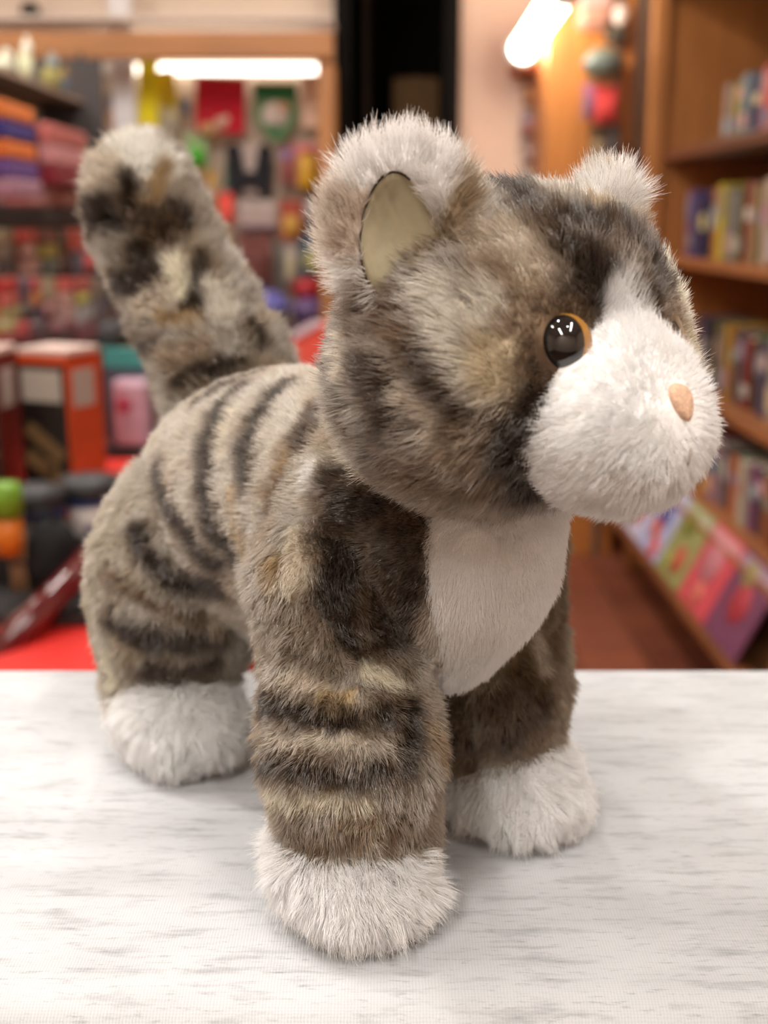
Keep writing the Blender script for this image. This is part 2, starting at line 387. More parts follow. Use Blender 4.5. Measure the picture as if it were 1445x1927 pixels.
lathe('cap', [(0.0, 0.055), (0.022, 0.055), (0.022, 0.085), (0.0, 0.09)], mat((222, 130, 130), 0.4, name='pink_cap'), t, 16)
hang_pack(526, 276, 552, 346, YP - 0.02, C(168, 96, 92), C(140, 112, 150), C(150, 84, 78), 'toy_pack', 'brown and purple pack left of the yellow bubble bottle', 'toy')
hang_pack(600, 276, 620, 330, YP - 0.03, C(96, 66, 48), C(200, 190, 190), None, 'toy_pack', 'narrow brown pack right of the yellow bubble bottle', 'toy')
hang_pack(411, 362, 440, 422, YP - 0.03, C(240, 84, 74), None, C(246, 92, 80), 'toy_pack', 'plain coral red pack left of the black costume vest', 'toy')
hang_pack(362, 300, 386, 400, YP, C(176, 130, 130), C(190, 150, 90), C(170, 120, 130), 'toy_pack', 'mauve and ochre pack just right of the cat tail tip', 'toy')
hang_pack(388, 318, 410, 396, YP, C(196, 156, 78), None, C(186, 150, 120), 'toy_pack', 'ochre pack between the tail and the coral pack', 'toy')
hang_pack(368, 400, 404, 430, YP - 0.02, C(62, 52, 70), None, None, 'toy_pack', 'dark violet pack under the ochre pack', 'toy')
hang_pack(446, 376, 520, 430, YP, C(188, 168, 160), C(200, 184, 178), None, 'card_panel', 'pale pink card under the black costume vest', 'card', second=C(140, 112, 130))
hang_pack(526, 376, 570, 452, YP - 0.02, C(186, 92, 62), C(170, 70, 54), C(206, 158, 74), 'toy_pack', 'rust red pack with a yellow toy below the bubble bottle', 'toy', shape='round')
hang_pack(574, 362, 610, 412, YP - 0.02, C(192, 186, 186), None, C(200, 196, 198), 'toy_pack', 'white pack beside the doorway post', 'toy')
hang_pack(572, 414, 616, 436, YP - 0.02, C(60, 48, 42), None, None, 'toy_pack', 'dark brown flat pack under the white one', 'toy')
hang_pack(380, 424, 436, 512, YP, C(176, 136, 118), C(206, 150, 104), C(168, 84, 112), 'toy_pack', 'orange topped pack with a magenta toy right of the tail', 'toy', shape='round')
t = hang_pack(446, 440, 512, 540, YP - 0.03, C(122, 70, 62), None, C(108, 56, 50), 'toy_pack', 'large dark maroon pack behind the cat back', 'toy', 0.05)
hang_pack(516, 452, 532, 536, YP, C(98, 98, 92), None, None, 'toy_pack', 'narrow grey green pack right of the maroon one', 'toy')
hang_pack(534, 456, 560, 532, YP, C(190, 176, 164), None, C(196, 186, 150), 'toy_pack', 'cream pack between the grey green and teal packs', 'toy')
hang_pack(562, 440, 622, 520, YP - 0.02, C(74, 98, 112), C(64, 86, 106), C(176, 168, 110), 'toy_pack', 'teal blue pack with a yellow toy beside the cat neck', 'toy', shape='round')

def dome_pack(u, v, ru, rv, Y, m, name, label, base=None):
    c = at(u, v, Y); s = Y / F_PX * 1.02
    t = item(name, label, 'toy', 'round toys on the lower back shelf', c)
    lathe('dome', [(0.0, -1), (0.55, -0.86), (0.9, -0.45), (1.0, 0), (0.9, 0.45), (0.55, 0.86), (0.0, 1)], m, t, 24).scale = (ru * s, ru * s * 0.8, rv * s)
    if base: lathe('band', [(0.98, -0.12), (1.03, -0.1), (1.03, 0.1), (0.98, 0.12)], base, t, 24).scale = (ru * s, ru * s * 0.8, rv * s)
    return t
# lower shelf of the back display, with round goods
sz = at(500, 606, YP - 0.1).z
t = empty('display_shelf', ((px0 + px1) / 2, BACK_Y - 0.16, 0), label='dark narrow shelf on the back wall under the hanging packs', cat='shelf')
box('shelf_board', (0, 0, sz - 0.012), (px1 - px0, 0.26, 0.022), mat((96, 74, 78), 0.6, name='mauve_shelf'), t)
for sx in (-0.35, 0.0, 0.35): box('bracket', (sx * (px1 - px0), 0.1, sz - 0.06), (0.02, 0.06, 0.08), GREY, t)
c_ = dome_pack(490, 574, 54, 30, YP - 0.1, mat((112, 110, 188), 0.3, name='lavender_plastic', noise=0.1, scale=14), 'toy_ball', 'lavender blue flattened ball on the shelf behind the cat back', mat((132, 134, 206), 0.3, name='lavender_light'))
dome_pack(578, 544, 28, 20, YP - 0.02, mat((196, 42, 52), 0.3, name='red_plastic'), 'toy_ball', 'small red ball above the lavender one near the cat neck', mat((150, 30, 44), 0.3, name='deep_red'))
dome_pack(580, 584, 32, 24, YP - 0.1, mat((112, 84, 134), 0.4, name='violet_plastic'), 'toy_ball', 'dusky violet ball right of the lavender one', mat((96, 76, 110), 0.4, name='violet_dark'))
# red and white wedge-shaped book box in front, lower down
a = at(532, 690, 3.6); b = at(640, 604, 3.6)
t = item('red_box', 'coral red slanted gift box seen between the cat back and neck', 'box', None, ((a.x + b.x) / 2, 3.6, a.z))
hh = b.z - a.z; ww = b.x - a.x
prism('box_body', [(-ww * 0.5, 0.25 * hh), (-ww * 0.5, 0.5 * hh), (-ww * 0.1, 0.72 * hh), (ww * 0.3, hh), (ww * 0.5, hh), (ww * 0.5, 0), (-ww * 0.2, 0)], -0.06, 0.06, mat((236, 92, 76), 0.5, name='coral_board'), t, 0.003)
prism('white_flash', [(-ww * 0.3, 0.62 * hh), (ww * 0.2, 0.96 * hh), (ww * 0.05, 1.0 * hh), (-ww * 0.32, 0.74 * hh)], -0.065, 0.05, mat((214, 190, 198), 0.5, name='white_board2'), t)
t = empty('display_plinth', (at(580, 690, 3.6).x, 3.62, 0), label='dark plinth under the coral gift box behind the cat', cat='plinth')
zz = at(580, 690, 3.6).z
box('plinth_body', (0, 0, zz / 2 - 0.01), (0.5, 0.34, zz - 0.02), mat((70, 58, 58), 0.7, name='plinth_paint'), t, 0.005)
box('plinth_top', (0, 0, zz - 0.012), (0.53, 0.36, 0.022), mat((84, 70, 70), 0.6, name='plinth_top_paint'), t, 0.004)
bpy.data.objects.remove(o)

# ---- left shelving unit along the aisle (faces +x) ------------------------------
LX = -0.98
yA, yB = at_x(-70, 300, LX).y, at_x(196, 300, LX).y
DG = mat((72, 66, 66), 0.6, name='dark_grey_metal'); PANEL = mat((166, 148, 132), 0.8, noise=0.05, scale=8, name='shelf_back_panel')
t = empty('shelving_unit', (LX - 0.2, (yA + yB) / 2, 0), label='tall grey metal shelving unit full of hanging packs along the left aisle', cat='shelving')
ly = yB - yA
ztop = at_x(150, 92, LX).z
box('back_panel', (-0.02, 0, (ztop - 0.12) / 2), (0.03, ly, ztop - 0.12), PANEL, t, 0.003)
box('end_panel', (0.06, ly / 2 - 0.01, ztop / 2), (0.30, 0.03, ztop), DG, t, 0.004)
box('top_ledge', (0.06, -0.01, at_x(75, 140, LX).z - 0.008), (0.17, ly - 0.03, 0.014), PANEL, t, 0.002)
box('top_rail', (0.13, 0, at_x(60, 215, LX + 0.13).z), (0.04, ly, 0.055), DG, t, 0.004)
z_sh = at_x(60, 405, LX + 0.1).z
box('shelf', (0.10, 0, z_sh), (0.24, ly, 0.05), mat((52, 44, 42), 0.6, name='shelf_edge'), t, 0.004)
z_b = at_x(60, 655, LX + 0.1).z
box('base_shelf', (0.12, 0, z_b - 0.02), (0.3, ly, 0.05), mat((88, 62, 62), 0.6, name='base_shelf_paint'), t, 0.004)
box('base_cabinet', (0.10, 0, (z_b - 0.05) / 2), (0.24, ly - 0.02, z_b - 0.05), DG, t, 0.004)

def aisle_pack(u0, v0, u1, v1, cols, name, label, cat='pack', X=LX + 0.02, depth=0.03, shape='box', group='packs on the left shelving unit'):
    um = (u0 + u1) / 2
    a = at_x(u0, (v0 + v1) / 2, X); b = at_x(u1, (v0 + v1) / 2, X)
    zt_ = at_x(um, v0, X).z; zb_ = at_x(um, v1, X).z
    w = b.y - a.y; h = zt_ - zb_
    t = item(name, label, cat, group, (X, (a.y + b.y) / 2, (zt_ + zb_) / 2))
    box('card', (0, 0, 0), (0.004, w * 0.95, h), cols[0], t, 0.0015)
    n = len(cols) - 1
    for k, c in enumerate(cols[1:]):
        zc = h * (0.5 - (k + 0.5) / n)
        if shape == 'box' or k % 2 == 0:
            box('contents' if k == n - 1 else 'printed_panel', (depth / 2, 0, zc), (depth if k == n - 1 else depth * 0.7, w * 0.84, h / n * 0.94), c, t, min(0.006, h / n * 0.2))
        else:
            lathe('contents', [(0.0, -0.5), (0.36, -0.4), (0.5, 0), (0.36, 0.4), (0.0, 0.5)], c, t, 14, loc=(depth / 2, 0, zc)).scale = (depth * 1.2, w * 0.85, h / n)
    tube('hanger_peg', [(-0.06, 0, h * 0.47), (0.02, 0, h * 0.47)], 0.004, GREY, t, 6)
    return t
AX = LX + 0.02
aisle_pack(-34, 196, 40, 372, [C(70, 52, 96), C(214, 116, 46), C(48, 40, 120), C(212, 110, 44), C(96, 66, 132), C(160, 120, 140)], 'toy_pack', 'orange and deep blue striped pack at the top left of the picture', 'toy', AX + 0.12, 0.05)
aisle_pack(58, 240, 142, 352, [C(110, 40, 50), C(176, 96, 90), C(190, 130, 132), C(122, 26, 42)], 'toy_pack', 'crimson and pink pack under the grey rail of the left shelves', 'toy', AX + 0.1, 0.05)
aisle_pack(42, 250, 60, 350, [C(52, 40, 42), C(60, 46, 48), C(70, 30, 44)], 'toy_pack', 'narrow blackish pack between the striped and crimson packs', 'toy', AX + 0.08, 0.03)
aisle_pack(0, 352, 70, 388, [C(170, 116, 118), C(176, 124, 122)], 'toy_pack', 'dusty pink low pack on the dark shelf', 'toy', AX + 0.06, 0.05)
aisle_pack(72, 352, 130, 388, [C(160, 104, 96), C(166, 112, 104)], 'toy_pack', 'brownish pink low pack on the dark shelf beside the tail', 'toy', AX + 0.06, 0.05)
aisle_pack(134, 262, 160, 384, [C(140, 130, 116), C(128, 132, 112), C(196, 158, 92)], 'toy_pack', 'grey green and amber pack hidden behind the tail tip', 'toy', AX + 0.06, 0.03)
# rows of small blister packs below the shelf
R1 = [(-14, 14, [(150, 140, 112), (128, 118, 104), (70, 64, 60)]), (24, 56, [(196, 88, 80), (192, 160, 150), (188, 156, 148)]), (60, 96, [(128, 84, 76), (168, 160, 82), (112, 128, 124)]),
      (99, 112, [(96, 92, 80), (120, 88, 80)]), (114, 142, [(178, 78, 62), (96, 96, 108)]), (144, 166, [(190, 100, 100), (196, 84, 88)])]
R2 = [(-10, 20, [(190, 66, 60), (202, 118, 108), (160, 158, 112)]), (23, 40, [(92, 88, 104), (96, 92, 94)]), (42, 62, [(176, 76, 78), (184, 120, 74), (84, 70, 78)]), (64, 92, [(164, 152, 124), (150, 110, 108)]),
      (94, 124, [(206, 100, 94), (190, 150, 140), (176, 144, 138)]), (126, 160, [(176, 92, 84), (172, 164, 92), (160, 160, 158)]), (162, 184, [(128, 116, 104), (104, 98, 102)])]
R3 = [(-12, 14, [(156, 152, 100), (150, 90, 84)]), (16, 40, [(178, 70, 70), (150, 78, 80)]), (42, 80, [(88, 72, 78), (84, 70, 72)]), (82, 128, [(128, 82, 88), (70, 60, 60)]), (130, 172, [(110, 70, 76), (120, 78, 80)])]
names_c = {0: 'far left of', 1: 'second in', 2: 'third in', 3: 'fourth in', 4: 'fifth in', 5: 'sixth in', 6: 'seventh in'}
for ri, (row, v0, v1, nm) in enumerate(((R1, 430, 516, 'upper'), (R2, 522, 604, 'middle'), (R3, 606, 640, 'lowest'))):
    for k, (u0, u1, cs) in enumerate(row):
        cm = [C(*cs[0])] + [C(*c) for c in cs]
        aisle_pack(u0, v0, u1, v1, cm, 'blister_pack', 'small coloured pack, %s the %s row on the left shelves' % (names_c[k], nm), 'pack', AX + 0.03 * ri + 0.03, 0.03, 'round' if k % 2 else 'box')
# slim grey-green carton end near the tail base and the dark tray under it
aisle_pack(176, 606, 226, 632, [C(86, 92, 94), C(92, 98, 102)], 'toy_pack', 'slate carton low beside the base of the tail', 'box', AX + 0.10, 0.04)
aisle_pack(172, 634, 222, 656, [C(34, 48, 42), C(36, 52, 46)], 'toy_pack', 'dark green carton under the slate carton', 'box', AX + 0.10, 0.04)
# soft toys on top of the unit
LEDGE_Z = at_x(75, 140, LX).z
def plush_lump(u, v, ru, rv, X, cs, name, label):
    c = at_x(u, v, X); s = c.y / F_PX; c.z = LEDGE_Z + rv * s
    t = item(name, label, 'toy', 'soft toys on top of the left shelves', c)
    lathe('body', [(0.0, -1), (0.6, -0.85), (0.95, -0.3), (0.9, 0.3), (0.5, 0.85), (0.0, 1)], cs[0], t, 16).scale = (ru * s, ru * s * 1.2, rv * s)
    lathe('head', [(0.0, -1), (0.7, -0.7), (1, 0), (0.7, 0.7), (0, 1)], cs[1], t, 14, loc=(0.01, -ru * s * 0.4, rv * s * 1.1)).scale = (ru * s * 0.6, ru * s * 0.6, rv * s * 0.5)
    for sy in (-1, 1):
        lathe('ear', [(0.0, -1), (0.7, -0.6), (0.8, 0), (0.4, 0.8), (0, 1)], cs[-1], t, 10, loc=(0.01, -ru * s * 0.4 + sy * ru * s * 0.35, rv * s * 1.6)).scale = (ru * s * 0.16, ru * s * 0.2, rv * s * 0.25)
    return t
Cs = lambda *c: mat(c, 0.95, 0.05, name='soft_fabric', noise=0.1, scale=60)
plush_lump(8, 100, 18, 14, LX - 0.08, [Cs(216, 218, 196), Cs(226, 228, 210)], 'soft_toy', 'pale green white soft toy at the far left of the top shelf')
plush_lump(48, 116, 15, 26, LX - 0.08, [Cs(206, 208, 176), Cs(232, 234, 218)], 'soft_toy', 'tall cream soft toy, second on the top of the left shelves')
plush_lump(94, 104, 20, 22, LX - 0.08, [Cs(156, 148, 96), Cs(150, 164, 164)], 'soft_toy', 'olive soft toy with a grey blue head on the left shelves')
plush_lump(116, 134, 14, 16, LX - 0.07, [Cs(112, 124, 138), Cs(170, 140, 86)], 'soft_toy', 'blue grey soft toy beside the dark end of the left shelves')
plush_lump(149, 136, 14, 30, LX - 0.08, [Cs(44, 48, 44), Cs(76, 74, 76)], 'soft_toy', 'black soft toy at the end of the left shelves')
# lamp globe and small items right of the shelving end
c = at(206, 138, BACK_Y - 0.3)
hang_pack(198, 176, 228, 256, YP, C(120, 104, 104), C(140, 132, 150), C(170, 126, 98), 'toy_pack', 'brown and mauve pack between the dark shelf end and the white post', 'toy', group='goods hanging on the back peg panel')

# ---- display bin with boxed toys in front of the left shelves --------------------
RED = mat((214, 44, 36), 0.45, name='red_laminate'); MAROON = mat((92, 24, 28), 0.18, 0.6, coat=0.6, name='maroon_lacquer')
BY = 2.35
zbin = at(100, 902, BY).z
t = empty('display_bin', (-0.92, BY, 0), label='low red display bin with a maroon rail behind the cloth on the left', cat='display')
box('bin_top', (0, 0.12, zbin - 0.015), (0.86, 0.62, 0.03), RED, t, 0.004)
box('bin_body', (0, 0.12, (zbin - 0.03) / 2), (0.82, 0.58, zbin - 0.03), RED, t, 0.004)
# nearer red stand with the sloping maroon tube rail
a = at(-30, 1262, 1.55); b = at(160, 1062, 2.05)
t2 = empty('red_stand', (a.x, 1.8, 0), label='bright red floor stand behind the left end of the cloth', cat='stand')
pz = at(100, 1180, 1.75).z
box('stand_body', (0.12, 0.0, pz / 2), (0.5, 0.55, pz), RED, t2, 0.006)
box('stand_plinth', (0.12, 0.0, 0.03), (0.54, 0.58, 0.06), DG, t2, 0.006)
t3 = empty('handrail', (a.x, 1.8, pz), label='glossy maroon tube rail sloping across the red stand', cat='rail')
pts = [at(-40, 1262, 1.62), at(75, 1150, 1.72), at(190, 1030, 1.84)]
off = Vector((a.x, 1.8, pz))
tube('rail_tube', [q - off for q in pts], 0.0235, MAROON, t3, 18)
for q in (pts[0], pts[2]): tube('rail_post', [q - off, Vector((q.x, q.y, pz - 0.02)) - off], 0.012, MAROON, t3, 10)

def toy_box(u, Y, rotz, w, d, v0, v1, label, side=None):
    c = at(u, v1, Y); h = at(u, v0, Y).z - c.z
    t = item('toy_box', label, 'box', 'boxed toys on the red display bin', (c.x, Y, zbin + 0.001), rotz)
    h = at(u, v0, Y).z - zbin
    OR = mat((206, 78, 36), 0.4, name='orange_print', noise=0.12, scale=14); BKP = mat((24, 21, 20), 0.4, name='black_print'); DR = mat((96, 28, 20), 0.4, name='dark_red_print')
    box('carton', (0, 0, h / 2), (w, d, h), side or OR, t, 0.002)
    box('front_print', (0, -d / 2 - 0.001, h * 0.47), (w * 0.94, 0.003, h * 0.92), BKP, t, 0.0008)
    box('label_panel', (0, -d / 2 - 0.003, h * 0.78), (w * 0.80, 0.003, h * 0.22), mat((176, 170, 160), 0.5, name='grey_print'), t, 0.0008)
    box('spine_print', (-w / 2 - 0.001, 0, h * 0.5), (0.003, d * 0.96, h * 0.96), DR, t, 0.0008)
    box('side_label', (w / 2 + 0.001, -d * 0.05, h * 0.76), (0.003, d * 0.6, h * 0.26), mat((186, 176, 168), 0.5, name='pale_print'), t, 0.0008)
    box('lid', (0, 0, h + 0.004), (w * 1.01, d * 1.01, 0.012), mat((214, 190, 180), 0.5, name='lid_print'), t, 0.002)
    # printed picture of a brown jointed toy: three raised bars
    BR = mat((112, 88, 58), 0.5, name='brown_print', noise=0.15, scale=30)
    for (x, z, L, ang) in ((0.0, 0.38, 0.95, -0.62), (-0.12, 0.22, 0.7, -0.5), (0.18, 0.16, 0.5, -0.75)):
        R_ = Matrix.Rotation(-ang, 3, 'Y')
        box('printed_toy', (x * w, -d / 2 - 0.0035, z * h), (L * w * 0.9, 0.002, h * 0.11), BR, t, 0.0006, R_)
    return t
toy_box(126, BY - 0.1, math.radians(-24), 0.116, 0.105, 662, 900, 'black and orange toy box with a grey label, nearest the cat tail')
toy_box(-22, BY - 0.14, math.radians(-3), 0.108, 0.105, 662, 900, 'black toy box with dark red sides at the left edge of the picture', mat((110, 34, 24), 0.4, name='dark_red_card'))
# clear pack with teal header
c = at(245, 858, BY + 0.05)
t = item('clear_pack', 'clear plastic toy pack with a teal header beside the orange box', 'toy', None, (c.x, BY + 0.05, c.z))
hh = at(245, 655, BY + 0.05).z - c.z
box('tray', (0, 0, 0.012), (0.105, 0.07, 0.024), mat((50, 46, 48), 0.5, name='dark_tray'), t)
box('backing_card', (0, 0.03, hh * 0.42), (0.1, 0.006, hh * 0.82), mat((92, 106, 124), 0.6, name='slate_card'), t, 0.002)
box('header_card', (0, 0.02, hh * 0.9), (0.098, 0.012, hh * 0.18), mat((66, 154, 152), 0.5, name='teal_card'), t, 0.002)
box('window', (0.012, -0.005, hh * 0.42), (0.075, 0.055, hh * 0.62), mat((196, 160, 178), 0.2, 0.5, name='pink_lavender_plastic', noise=0.18, scale=25), t, 0.014)
lathe('toy_figure', [(0, -1), (0.7, -0.7), (1, 0), (0.7, 0.7), (0, 1)], mat((176, 70, 96), 0.5, name='rose_plastic'), t, 14, loc=(0.0, -0.030, hh * 0.5)).scale = (0.018, 0.01, 0.02)

# tubs with dark lids, green and orange goods in front of the bin
def tub(u, v, Y, r, h, body, lid, rimm, label, decals=()):
    c = at(u, v, Y)
    t = item('lidded_tub', label, 'tub', 'lidded tubs on the left stand', c)
    lathe('tub_body', [(0.0, -h), (r * 0.7, -h), (r * 0.74, -h * 0.96), (r * 0.98, -0.01), (0.0, -0.01)], body, t, 28)
    lathe('rim', [(r * 0.96, -0.016), (r * 1.03, -0.016), (r * 1.03, -0.004), (r * 0.96, -0.004)], rimm, t, 28)
    lathe('lid', [(0.0, -0.006), (r * 1.05, -0.006), (r * 1.05, 0.014), (r * 0.9, 0.026), (r * 0.4, 0.032), (0.0, 0.033)], lid, t, 28)
    for (an, z, s, m) in decals:
        box('printed_patch', (math.sin(an) * r * 0.90, -math.cos(an) * r * 0.90, -h * z), (s, 0.01, s * 1.1), m, t, 0.002, Matrix.Rotation(an, 3, 'Z'))
    return t
LID = mat((44, 44, 46), 0.5, name='charcoal_lid'); BLUE = mat((40, 62, 116), 0.4, name='blue_band')
tub(168, 925, 2.0, 0.054, 0.075, mat((214, 208, 204), 0.4, name='white_tub'), LID, BLUE, 'white tub with a charcoal lid and blue rim beside the cat haunch', ((-0.75, 0.35, 0.022, mat((168, 66, 60), 0.5, name='red_patch')), (0.25, 0.75, 0.016, mat((90, 80, 104), 0.5, name='violet_patch'))))
tub(66, 945, 1.92, 0.05, 0.07, mat((36, 34, 36), 0.5, name='black_tub'), LID, BLUE, 'black tub with a charcoal lid left of the white tub')
c = at(92, 1095, 1.85)
t = item('black_bag', 'black fabric pouch between the tubs and the maroon rail', 'bag', None, (c.x, 1.86, c.z))
lathe('pouch', [(0.0, 0.0), (0.045, 0.0), (0.052, 0.03), (0.046, 0.075), (0.03, 0.1), (0.0, 0.102)], mat((16, 16, 17), 0.8, name='black_nylon'), t, 18)
tube('strap', [(-0.02, -0.01, 0.1), (-0.014, -0.02, 0.12), (0.014, -0.02, 0.12), (0.02, -0.01, 0.1)], 0.004, mat((24, 24, 24), 0.7, name='strap_nylon'), t, 8)
c = at(14, 985, 1.8)
t = item('squeeze_bottle', 'lime green and orange bottle at the left edge above the maroon rail', 'bottle', None, (c.x, 1.8, c.z))
lathe('bottle_body', [(0.0, -0.05), (0.022, -0.05), (0.024, -0.02), (0.024, 0.012), (0.0, 0.012)], mat((206, 116, 36), 0.4, name='orange_plastic'), t, 18)
lathe('cap', [(0.0, 0.012), (0.027, 0.012), (0.027, 0.058), (0.02, 0.066), (0.0, 0.068)], mat((112, 158, 44), 0.35, name='lime_plastic'), t, 18)
c = at(38, 1080, 1.82)
t = item('wooden_sticks', 'tan wooden stick bundle beside the black pouch', 'sticks', None, (c.x, 1.82, c.z))
for k, (dx, hgt) in enumerate(((-0.012, 0.075), (-0.003, 0.085), (0.007, 0.07))): tube('stick', [(dx, 0, -0.03), (dx + 0.002, 0.002, hgt)], 0.0045, wood((168, 138, 104)), t, 8)
tube('tie_band', [(-0.02, -0.001, 0.02), (-0.003, -0.006, 0.02), (0.014, -0.001, 0.02)], 0.003, mat((60, 50, 44), 0.8, name='band'), t, 8)
# dark tray that carries these goods
zt_ = at(80, 1095, 1.86).z
t = empty('goods_tray', (at(60, 1095, 1.88).x - 0.03, 1.93, zt_ - 0.03), label='dark stepped tray holding the tubs and pouch on the red stand', cat='tray')
box('tray_base', (0, 0, 0.0), (0.42, 0.36, 0.02), mat((38, 34, 34), 0.6, name='tray_paint'), t)
box('tray_back', (0, 0.17, 0.06), (0.42, 0.02, 0.12), mat((38, 34, 34), 0.6, name='tray_paint'), t)
box('tray_step', (0.04, 0.06, 0.045), (0.3, 0.14, 0.07), mat((30, 27, 27), 0.6, name='tray_step_paint'), t)

# ---- right: bookcase along the aisle ----------------------------------------------
WD = (160, 104, 58)
BKX = 0.95; by0, by1 = 2.2, 4.15
t = empty('bookcase', (BKX, (by0 + by1) / 2, 0), label='honey coloured wooden bookcase with stepped shelves along the right aisle', cat='bookcase')
lb = by1 - by0; SHELVES = [(2.02, 0.93, 0.05), (1.475, 0.95, 0.035), (1.135, 0.95, 0.03), (0.775, 0.88, 0.03), (0.50, 0.80, 0.03)]
box('back_board', (0.42, 0, 1.12), (0.02, lb, 2.24), wood((62, 38, 24)), t, 0.002)  # shade inside the bookcase is put into this darker wood colour
box('end_panel', (0.20, lb / 2 + 0.02, 1.12), (0.46, 0.04, 2.24), wood((178, 118, 64)), t, 0.004)
box('face_stile', (-0.03, lb / 2 + 0.01, 1.12), (0.05, 0.06, 2.24), wood((182, 122, 68)), t, 0.004)
for z, xf, th in SHELVES:
    box('shelf', (xf - BKX + (1.36 - xf) / 2, 0, z - th / 2), (1.36 - xf, lb, th), wood((104, 60, 38) if z > 1.3 else (160, 102, 60), axis=1), t, 0.004)  # upper shelves get darker wood, weaker light put into the colour
box('fascia', (-0.03, -0.02, 2.13), (0.03, lb - 0.03, 0.22), mat((104, 56, 38), 0.85, 0.1, noise=0.1, scale=8, name='red_brown_board'), t, 0.004)
box('toe_kick', (0.2, 0, 0.14), (0.36, lb, 0.28), mat((34, 24, 18), 0.8, name='toe_kick_shade'), t, 0.003)  # near-black colour stands in for the shadow under the rack
box('lower_rail', (-0.20, 0, 0.322), (0.045, lb, 0.03), wood((140, 86, 48), axis=1), t, 0.004)
box('rack_board', (-0.11, 0, 0.395), (0.012, lb, 0.22), wood((120, 80, 48), axis=1), t, 0.002, Matrix.Rotation(math.radians(26), 3, 'Y'))
box('rack_floor', (0.03, 0, 0.29), (0.44, lb, 0.02), wood((120, 80, 48), axis=1), t, 0.002)

PAGES = mat((226, 214, 190), 0.8, name='page_edges')
def book_row(z, xf, y_start, y_end, specs, where, hgt, group):
    """books standing spine-out along the shelf, each its own thing"""
    random.seed(len(where) * 7 + int(z * 100))
    y = y_end; k = 0
    while y > y_start and k < len(specs):
        rgb, cname = specs[k % len(specs)]
        w = random.uniform(0.042, 0.07); h = hgt * random.uniform(0.86, 1.05); d = random.uniform(0.11, 0.14)
        lean = random.choice((0, 0, 0.05, -0.04, 0.10))
        t = item('book', '%s book on the %s shelf of the right bookcase, %s' % (cname, where, ('at the far end' if k == 0 else 'nearer than the %s one' % specs[k - 1][1])), 'book', group, (xf + 0.03 + random.uniform(0, 0.02), y - w / 2, z + 0.001))
        t.rotation_euler = (lean * 0.6, 0, random.uniform(-0.05, 0.05))
        m = C(*rgb); R_ = (d - 0.006, w * 0.78, h - 0.008)
        bm = bmesh.new()
        bm_box(bm, (0.002, 0, h / 2), (0.004, w, h), 0.001); bm_box(bm, (d / 2, -w / 2 + 0.0015, h / 2), (d, 0.003, h), 0.001); bm_box(bm, (d / 2, w / 2 - 0.0015, h / 2), (d, 0.003, h), 0.001)
        link_bm('cover', bm, m, t)
        box('pages', (d / 2 - 0.001, 0, h / 2), R_, PAGES, t, 0)
        alt = specs[(k + 3) % len(specs)][0]
        box('spine_label', (-0.0012, 0, h * random.choice((0.25, 0.6, 0.75))), (0.002, w * 0.9, h * random.uniform(0.15, 0.35)), C(*[int(0.55 * a_ + 0.45 * 225) for a_ in alt]), t, 0.0004)
        y -= w + 0.003 + abs(lean) * h * 0.35; k += 1
S1 = [((96, 100, 112), 'slate'), ((150, 130, 120), 'taupe'), ((170, 146, 60), 'ochre'), ((70, 104, 66), 'green'), ((110, 132, 140), 'grey blue'), ((84, 70, 96), 'plum'), ((192, 64, 70), 'red'), ((214, 110, 104), 'coral'), ((224, 186, 110), 'straw'),
      ((120, 60, 50), 'brick'), ((60, 70, 110), 'indigo'), ((200, 190, 170), 'ivory'), ((90, 120, 110), 'teal'), ((140, 100, 60), 'tan'), ((50, 50, 54), 'black'), ((180, 140, 150), 'pink'), ((120, 120, 60), 'olive'), ((150, 150, 150), 'silver')]
S2 = [((150, 110, 110), 'rose'), ((84, 72, 118), 'violet'), ((120, 112, 122), 'grey'), ((42, 44, 78), 'navy'), ((60, 54, 66), 'charcoal'), ((176, 112, 50), 'orange'), ((196, 180, 60), 'yellow'), ((126, 118, 104), 'stone'), ((110, 118, 122), 'steel'), ((96, 88, 40), 'olive'),
      ((130, 60, 60), 'maroon'), ((150, 130, 90), 'sand'), ((70, 90, 80), 'pine'), ((190, 170, 150), 'cream'), ((90, 60, 44), 'brown'), ((80, 110, 150), 'blue'), ((170, 80, 90), 'raspberry'), ((110, 90, 120), 'lilac')]
S3 = [((96, 68, 62), 'brown'), ((110, 92, 92), 'mauve'), ((44, 46, 74), 'navy'), ((40, 44, 40), 'black'), ((110, 100, 60), 'olive'), ((88, 84, 92), 'grey'), ((168, 130, 40), 'mustard'), ((136, 92, 50), 'tan'), ((60, 70, 80), 'slate'), ((120, 50, 46), 'red'),
      ((90, 100, 70), 'moss'), ((70, 56, 90), 'purple'), ((160, 150, 130), 'beige'), ((50, 80, 90), 'teal'), ((150, 110, 100), 'rose'), ((200, 160, 90), 'gold'), ((100, 60, 40), 'rust'), ((130, 130, 140), 'silver')]
S4 = [((60, 66, 86), 'slate blue'), ((190, 148, 40), 'yellow'), ((84, 72, 66), 'umber'), ((160, 60, 66), 'red'), ((196, 156, 56), 'golden'), ((50, 86, 150), 'blue'), ((150, 120, 130), 'mauve'), ((110, 100, 96), 'grey'), ((200, 110, 60), 'orange'), ((70, 100, 80), 'green'),
      ((180, 170, 150), 'cream'), ((120, 70, 110), 'purple'), ((60, 50, 46), 'black'), ((150, 90, 60), 'copper'), ((110, 140, 150), 'aqua'), ((190, 120, 120), 'pink'), ((90, 84, 50), 'khaki'), ((140, 140, 150), 'silver')]
book_row(1.475, 0.95, 2.86, 3.62, S1, 'upper', 0.16, 'books on the upper right shelf')
book_row(1.135, 0.95, 2.86, 3.95, S2, 'second', 0.21, 'books on the second right shelf')
